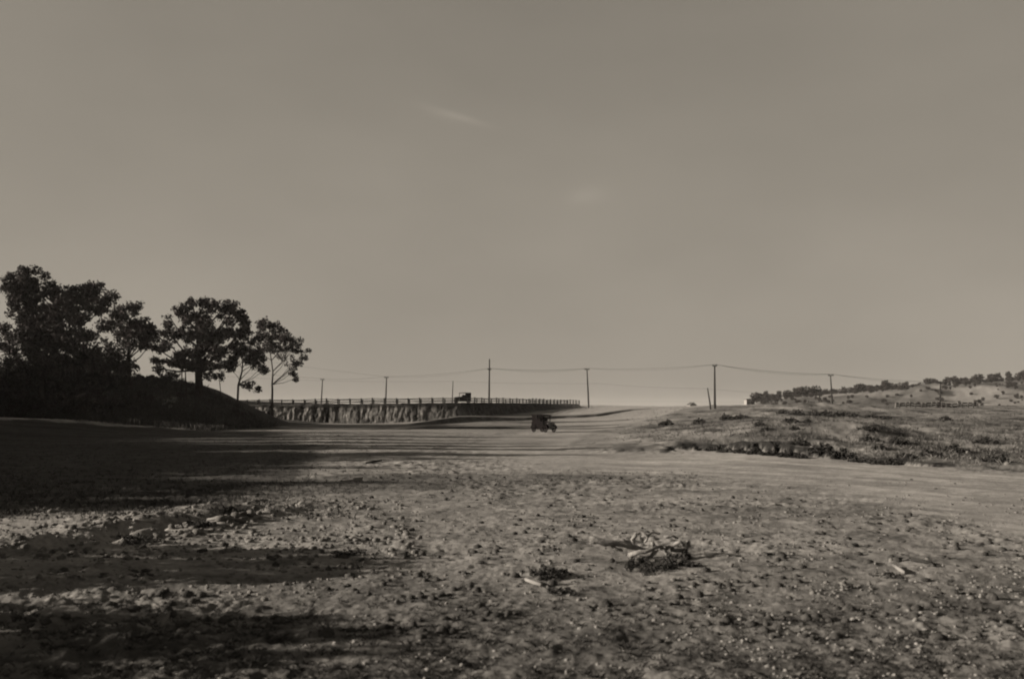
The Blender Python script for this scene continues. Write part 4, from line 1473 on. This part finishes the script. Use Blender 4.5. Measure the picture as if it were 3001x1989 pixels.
pebble_field('gravel', 4200, lambda n: sample_px(n, (-60, 1090), (560, 800), dens_fg), .005, .026, M['stone'], 3.0, 'loose pale gravel strewn over the foreground', 'gravel')
pebble_field('pebbles', 6000, lambda n: sample_px(n, (-60, 1090), (478, 600), lambda px, py: 0.15 + 0.85 * (fbm(px / 50, py / 14, 3, 9) > 0.1)), .006, .042, M['clod'], 5.0, 'small dark crumbs of earth scattered over the dirt', 'gravel')
pebble_field('rubble', 420, lambda n: sample_px(n, (700, 1060), (416, 468), lambda px, py: ss(0, 3, np.interp(px, FL_PX, FL_PY) - py) * 1.0), .03, .13, M['clod'], 3, 'pale bits of rubble scattered in the rough field', 'rubble')
pebble_field('turf_crumbs', 2600, lambda n: sample_px(n, (-60, 1090), (474, 640), lambda px, py: (fbm(px / 60, py / 12, 3, 39) > 0.0) * (1 - roadmask(px, py))), .01, .075, M['turfclod'], 4.0, 'small dark crumbs of turf over the dirt', 'clods')
pebble_field('clods', 1500, lambda n: sample_px(n, (-40, 420), (500, 560), lambda px, py: ss(540, 440, px + py * .0) * (0.4 + 0.6 * (fbm(px / 22, py / 6, 3, 19) > 0))), .012, .075, M['clod'], 3.5, 'small clods of turf over the left foreground', 'clods')


# grass blades (uncountable)
def grass(name, n, sampler, h0, h1, w, m, label, per=5, lean=.45):
    X, Y = sampler(n)
    X = np.repeat(X, per) + rng.normal(0, h1 * .28, len(X) * per)
    Y = np.repeat(Y, per) + rng.normal(0, h1 * .28, len(Y) * per)
    N = len(X)
    Z = height(X, Y) - 0.01
    h = rng.uniform(h0, h1, N)
    a = rng.uniform(0, 6.28, N)
    dx, dy = np.cos(a) * w, np.sin(a) * w
    lx_, ly_ = rng.normal(0, lean, N) * h, rng.normal(0, lean, N) * h
    p0 = np.stack([X - dx, Y - dy, Z], -1)
    p1 = np.stack([X + dx, Y + dy, Z], -1)
    p2 = np.stack([X + dx * .6 + lx_ * .4, Y + dy * .6 + ly_ * .4, Z + h * .6], -1)
    p3 = np.stack([X + lx_, Y + ly_, Z + h], -1)
    V_ = np.stack([p0, p1, p2, p3], 1).reshape(-1, 3)
    o = obj_from(name, fast_mesh(name, V_, np.arange(4 * N).reshape(-1, 4), m))
    tag(o, label, 'grass', kind='stuff')
    return o


fieldd = lambda px, py: ss(0, 3, np.interp(px, FL_PX, FL_PY) - py) * ss(600, 700, px) * (0.25 + 0.75 * (fbm(px / 30, py / 5, 3, 29) > -0.05))
grass('dry_grass', 2600, lambda n: sample_px(n, (590, 1080), (417, 470), fieldd), .05, .26, .008, M['straw'], 'dry bleached grass on the rough field at the right', 5)
grass('rough_grass', 4200, lambda n: sample_px(n, (590, 1080), (417, 470), lambda px, py: fieldd(px, py + 7)), .06, .24, .014, M['weed'], 'dark rough grass on the field at the right', 5)
grass('low_grass', 7000, lambda n: sample_px(n, (-80, 1100), (572, 800), lambda px, py: ss(575, 640, py + 16 * fbm(px / 50, py / 20, 3, 17)) * (0.2 + 0.8 * (fbm(px / 30, py / 12, 3, 18) > 0))), .02, .06, .004, M['turf'], 'sparse short turf in the foreground', 6, .8)
grass('shaded_grass', 4500, lambda n: sample_px(n, (-80, 420), (432, 520), lambda px, py: ss(420, 250, px)), .03, .11, .008, M['turf'], 'dark grass on the shaded ground at the left', 5)
grass('bleached_grass', 1400, lambda n: sample_px(n, (-80, 700), (468, 500), lambda px, py: ss(1.1, .7, np.abs(py - np.interp(px, [150, 341, 471, 586, 660], [498, 484, 478, 475.5, 475])) / 9)), .02, .07, .006, M['turf'], 'strip of grass between the wheel tracks', 5)


grass('mound_grass', 3600, lambda n: (rng.uniform(-66, -31, n), rng.uniform(103, 134, n)), .15, .75, .03, M['weed'], 'rank dark grass and low brush covering the tree mound', 6, .35)


# root tangle in the right foreground
def root_tangle():
    c = on_ground(642, 558)
    root = empty('root_tangle', c)
    s = c.y / F

    def pt(zx, zy, dy=0.0, lift=0.0):
        px, py = z7(zx, zy)
        return Vector(((px - 512) / F * c.y - c.x, dy, CAM_H + (HOR - py) / F * c.y - c.z + lift))
    main = [([(1725, 725), (1790, 732), (1870, 745), (1960, 760), (2060, 785), (2110, 810)], .040),
            ([(2210, 770), (2190, 800), (2150, 850), (2110, 880)], .03),
            ([(1990, 830), (2060, 800), (2130, 790), (2200, 770)], .028),
            ([(2040, 740), (2060, 700), (2100, 690), (2140, 720), (2120, 760)], .022),
            ([(2200, 770), (2240, 800), (2260, 830)], .03),
            ([(2110, 760), (2100, 720), (2150, 700), (2190, 690), (2230, 700)], .02),
            ([(2260, 790), (2310, 770), (2350, 740), (2380, 770)], .026),
            ([(2230, 700), (2290, 690), (2330, 710)], .018),
            ([(1870, 755), (1910, 790), (1950, 800)], .02),
            ([(2300, 800), (2350, 800), (2420, 770), (2400, 740)], .028),
            ([(2150, 740), (2170, 780), (2230, 760), (2280, 770)], .022),
            ([(2080, 800), (2040, 830), (1990, 840)], .02),
            ([(2330, 780), (2390, 800), (2430, 790)], .02),
            ([(2040, 690), (2010, 720), (2030, 750)], .016)]
    for path, r in main:
        mb = MB()
        pts = []
        dy0 = random.uniform(-.15, .25)
        for i, (x, y_) in enumerate(path):
            pts.append(pt(x, y_, dy0 + random.uniform(-.05, .05), 0.14))
        fine = []
        for a, b in zip(pts[:-1], pts[1:]):
            fine += [a, a.lerp(b, .5) + Vector((random.uniform(-.012, .012), random.uniform(-.02, .02), random.uniform(-.012, .012)))]
        fine.append(pts[-1])
        mb.tube(fine, [r * 1.45 * (1.0 - .5 * i / len(fine)) for i in range(len(fine))], 7, jitter=.18)
        mb.build('root', M['root'], root, True)
    # turf still clinging in the middle
    cs = []
    for _ in range(105):
        zx = random.uniform(1985, 2420)
        zy = random.gauss(np.interp(zx, [1985, 2150, 2250, 2420], [835, 850, 830, 785]), 22)
        g_ = on_ground(*z7(zx, zy + 8)) - c
        cs.append((g_.x, g_.y, g_.z + random.uniform(.0, .07)))
    v, f = leaves(cs, 34, .06, .028)
    obj_from('clinging_turf', fast_mesh('clinging_turf', v, f, M['weed']), root)['kind'] = 'stuff'
    tag(root, 'tangle of pale torn roots and dark turf lying in the right foreground', 'roots')


root_tangle()


def brush(label, px, py, wpx, hpx, n=60, sticks=8, name='weed_clump', cat='weeds', matn='weed', group=None):
    q_ = on_ground(px, py)
    s = q_.y / F
    root = empty(name, q_)
    cs = [(random.gauss(0, wpx * s * .28), random.gauss(0, wpx * s * .25), abs(random.gauss(0, hpx * s * .4))) for _ in range(n)]
    v, f = leaves(cs, 14, 3.0 * s, 1.9 * s)
    obj_from('foliage', fast_mesh('foliage', v, f, M[matn]), root)['kind'] = 'stuff'
    for _ in range(sticks):
        mb = MB()
        a = Vector((random.uniform(-.5, .5) * wpx * s, random.uniform(-.3, .3) * wpx * s, .01))
        d = Vector((random.uniform(-1, 1), random.uniform(-.5, .5), random.uniform(.05, .7))) * hpx * s
        mb.tube([a, a + d * .5 + Vector((0, 0, .01)), a + d], [.012, .009, .004], 5)
        mb.build('stick', M['root'], root)
    return tag(root, label, cat, group)


brush('dark tuft of weeds and sticks left of and below the root tangle', *z7(1450, 915), 38, 9, 90, 7)
brush('dark low tuft of weeds in front of the long pale stick', *z7(1540, 1035), 30, 4, 50, 3)
brush('dark tuft of weeds under the right end of the root tangle', *z8(300, 880), 16, 6, 40, 3)
brush('brushy dark heap at the near end of the left ditch', *z6(700, 800), 26, 8, 70, 5, group=None)
brush('brushy dark heap half way along the left ditch', *z6(1130, 700), 26, 8, 70, 4)
brush('brushy dark heap at the far end of the left ditch', *z6(1380, 610), 34, 8, 80, 5)
brush('dark flattened weeds at the lower left edge of the lit dirt', *z6(2180, 890), 34, 4, 50, 4)
brush('dark weeds with pale twigs in the lower right ground', *z8(1750, 960), 26, 4, 40, 8)


def stick(name, label, a, b, r, m='palewood', lift=0.03, cat='stick', curve=0.0):
    A, B = on_ground(*a), on_ground(*b)
    mb = MB()
    mid = (A + B) / 2 + Vector((0, 0, curve))
    mb.tube([A + Vector((0, 0, lift)), mid + Vector((0, 0, lift)), B + Vector((0, 0, lift))], [r * .7, r, r * .75], 7, jitter=.15)
    return tag(mb.build(name, M[m], None, True), label, cat)


stick('stick', 'long pale stick lying beside the dark tuft left of the root tangle', z7(1280, 955), z7(1390, 995), .03)
stick('stick', 'curved pale stick lying on the left strip of lit ground', z6(690, 660), z6(840, 668), .035, curve=-.02)
stick('stick', 'short dark stick on the far dirt left of the middle', z7(172, 138), z7(280, 122), .05, 'wood', .05)
stick('stick', 'short pale branch bent at the end in the lower right ground', z8(1775, 890), z8(1850, 950), .03)
stick('stick', 'dark stick lying on the dirt in the lower right, upper one', z8(1900, 850), z8(2050, 880), .03, 'wood')
stick('stick', 'pale stick end beside the clods at the far end of the ditch', z6(1200, 655), z6(1320, 650), .03)
# flat pale board on the far dirt
q = on_ground(*z7(75, 256))
mb = MB()
mb.box((-.33, -.10, -.02), (.33, .10, .06))
mb.box((.05, -.11, .062), (.36, .09, .10))
o = mb.build('board', M['white'])
o.location = q
o.rotation_euler = (0, R(-6), R(8))
tag(o, 'small white piece of board lying on the far dirt left of the middle', 'board')
# pale upright splinter bottom left
A = on_ground(*z6(872, 1395))
px_, py_ = z6(930, 1280)
B = Vector(((px_ - 512) / F * A.y, A.y + .05, CAM_H + (HOR - py_) / F * A.y))
mb = MB()
d = B - A
mb.add([A + Vector((-.012, 0, -.03)), A + Vector((.014, .01, -.03)), A + d * .5 + Vector((.030, .01, 0)), B + Vector((.004, 0, 0)), B + Vector((-.006, 0, 0)), A + d * .45 + Vector((-.022, 0, 0)),
        A + Vector((-.012, .02, -.03)), A + Vector((.014, .03, -.03)), A + d * .5 + Vector((.030, .03, 0)), B + Vector((.004, .015, 0)), B + Vector((-.006, .015, 0)), A + d * .45 + Vector((-.022, .02, 0))],
       [(0, 1, 2, 5), (5, 2, 3, 4), (7, 6, 11, 8), (8, 11, 10, 9), (1, 7, 8, 2), (2, 8, 9, 3), (3, 9, 10, 4), (4, 10, 11, 5), (5, 11, 6, 0), (0, 6, 7, 1)])
tag(mb.build('wood_splinter', M['palewood']), 'pale leaning splinter of wood standing up in the dark lower left corner', 'wood')


# ------------------------------------------------------------------ thin dusty air over the whole place
def air_mat(name, dens):
    m = bpy.data.materials.new(name)
    m.use_nodes = True
    t_ = m.node_tree
    for n_ in list(t_.nodes):
        t_.nodes.remove(n_)
    v_ = t_.nodes.new('ShaderNodeVolumePrincipled')
    v_.inputs['Color'].default_value = (1.0, 0.97, 0.94, 1)
    v_.inputs['Density'].default_value = dens
    o_ = t_.nodes.new('ShaderNodeOutputMaterial')
    t_.links.new(v_.outputs[0], o_.inputs['Volume'])
    return m


c = at(640, 407, 214)
du = rock_mesh('dust_cloud', 5, air_mat('road_dust', 0.0022), 1.0, 3)
o = obj_from('dust_cloud', du)
o.location = (c.x, c.y, 2.6)
o.scale = (30, 11, 1.25)
tag(o, 'thin pale dust hanging over the road crest', 'dust', kind='stuff')
mb = MB()
mb.box((-6800, -950, -7), (6800, 3150, 36))
hz_m = bpy.data.materials.new('dusty_air')
hz_m.use_nodes = True
nt = hz_m.node_tree
for n_ in list(nt.nodes):
    nt.nodes.remove(n_)
pv = nt.nodes.new('ShaderNodeVolumePrincipled')
pv.inputs['Color'].default_value = (1.0, 0.97, 0.94, 1)
pv.inputs['Density'].default_value = 0.00007
ou = nt.nodes.new('ShaderNodeOutputMaterial')
nt.links.new(pv.outputs[0], ou.inputs['Volume'])
tag(mb.build('haze', hz_m), kind='stuff')
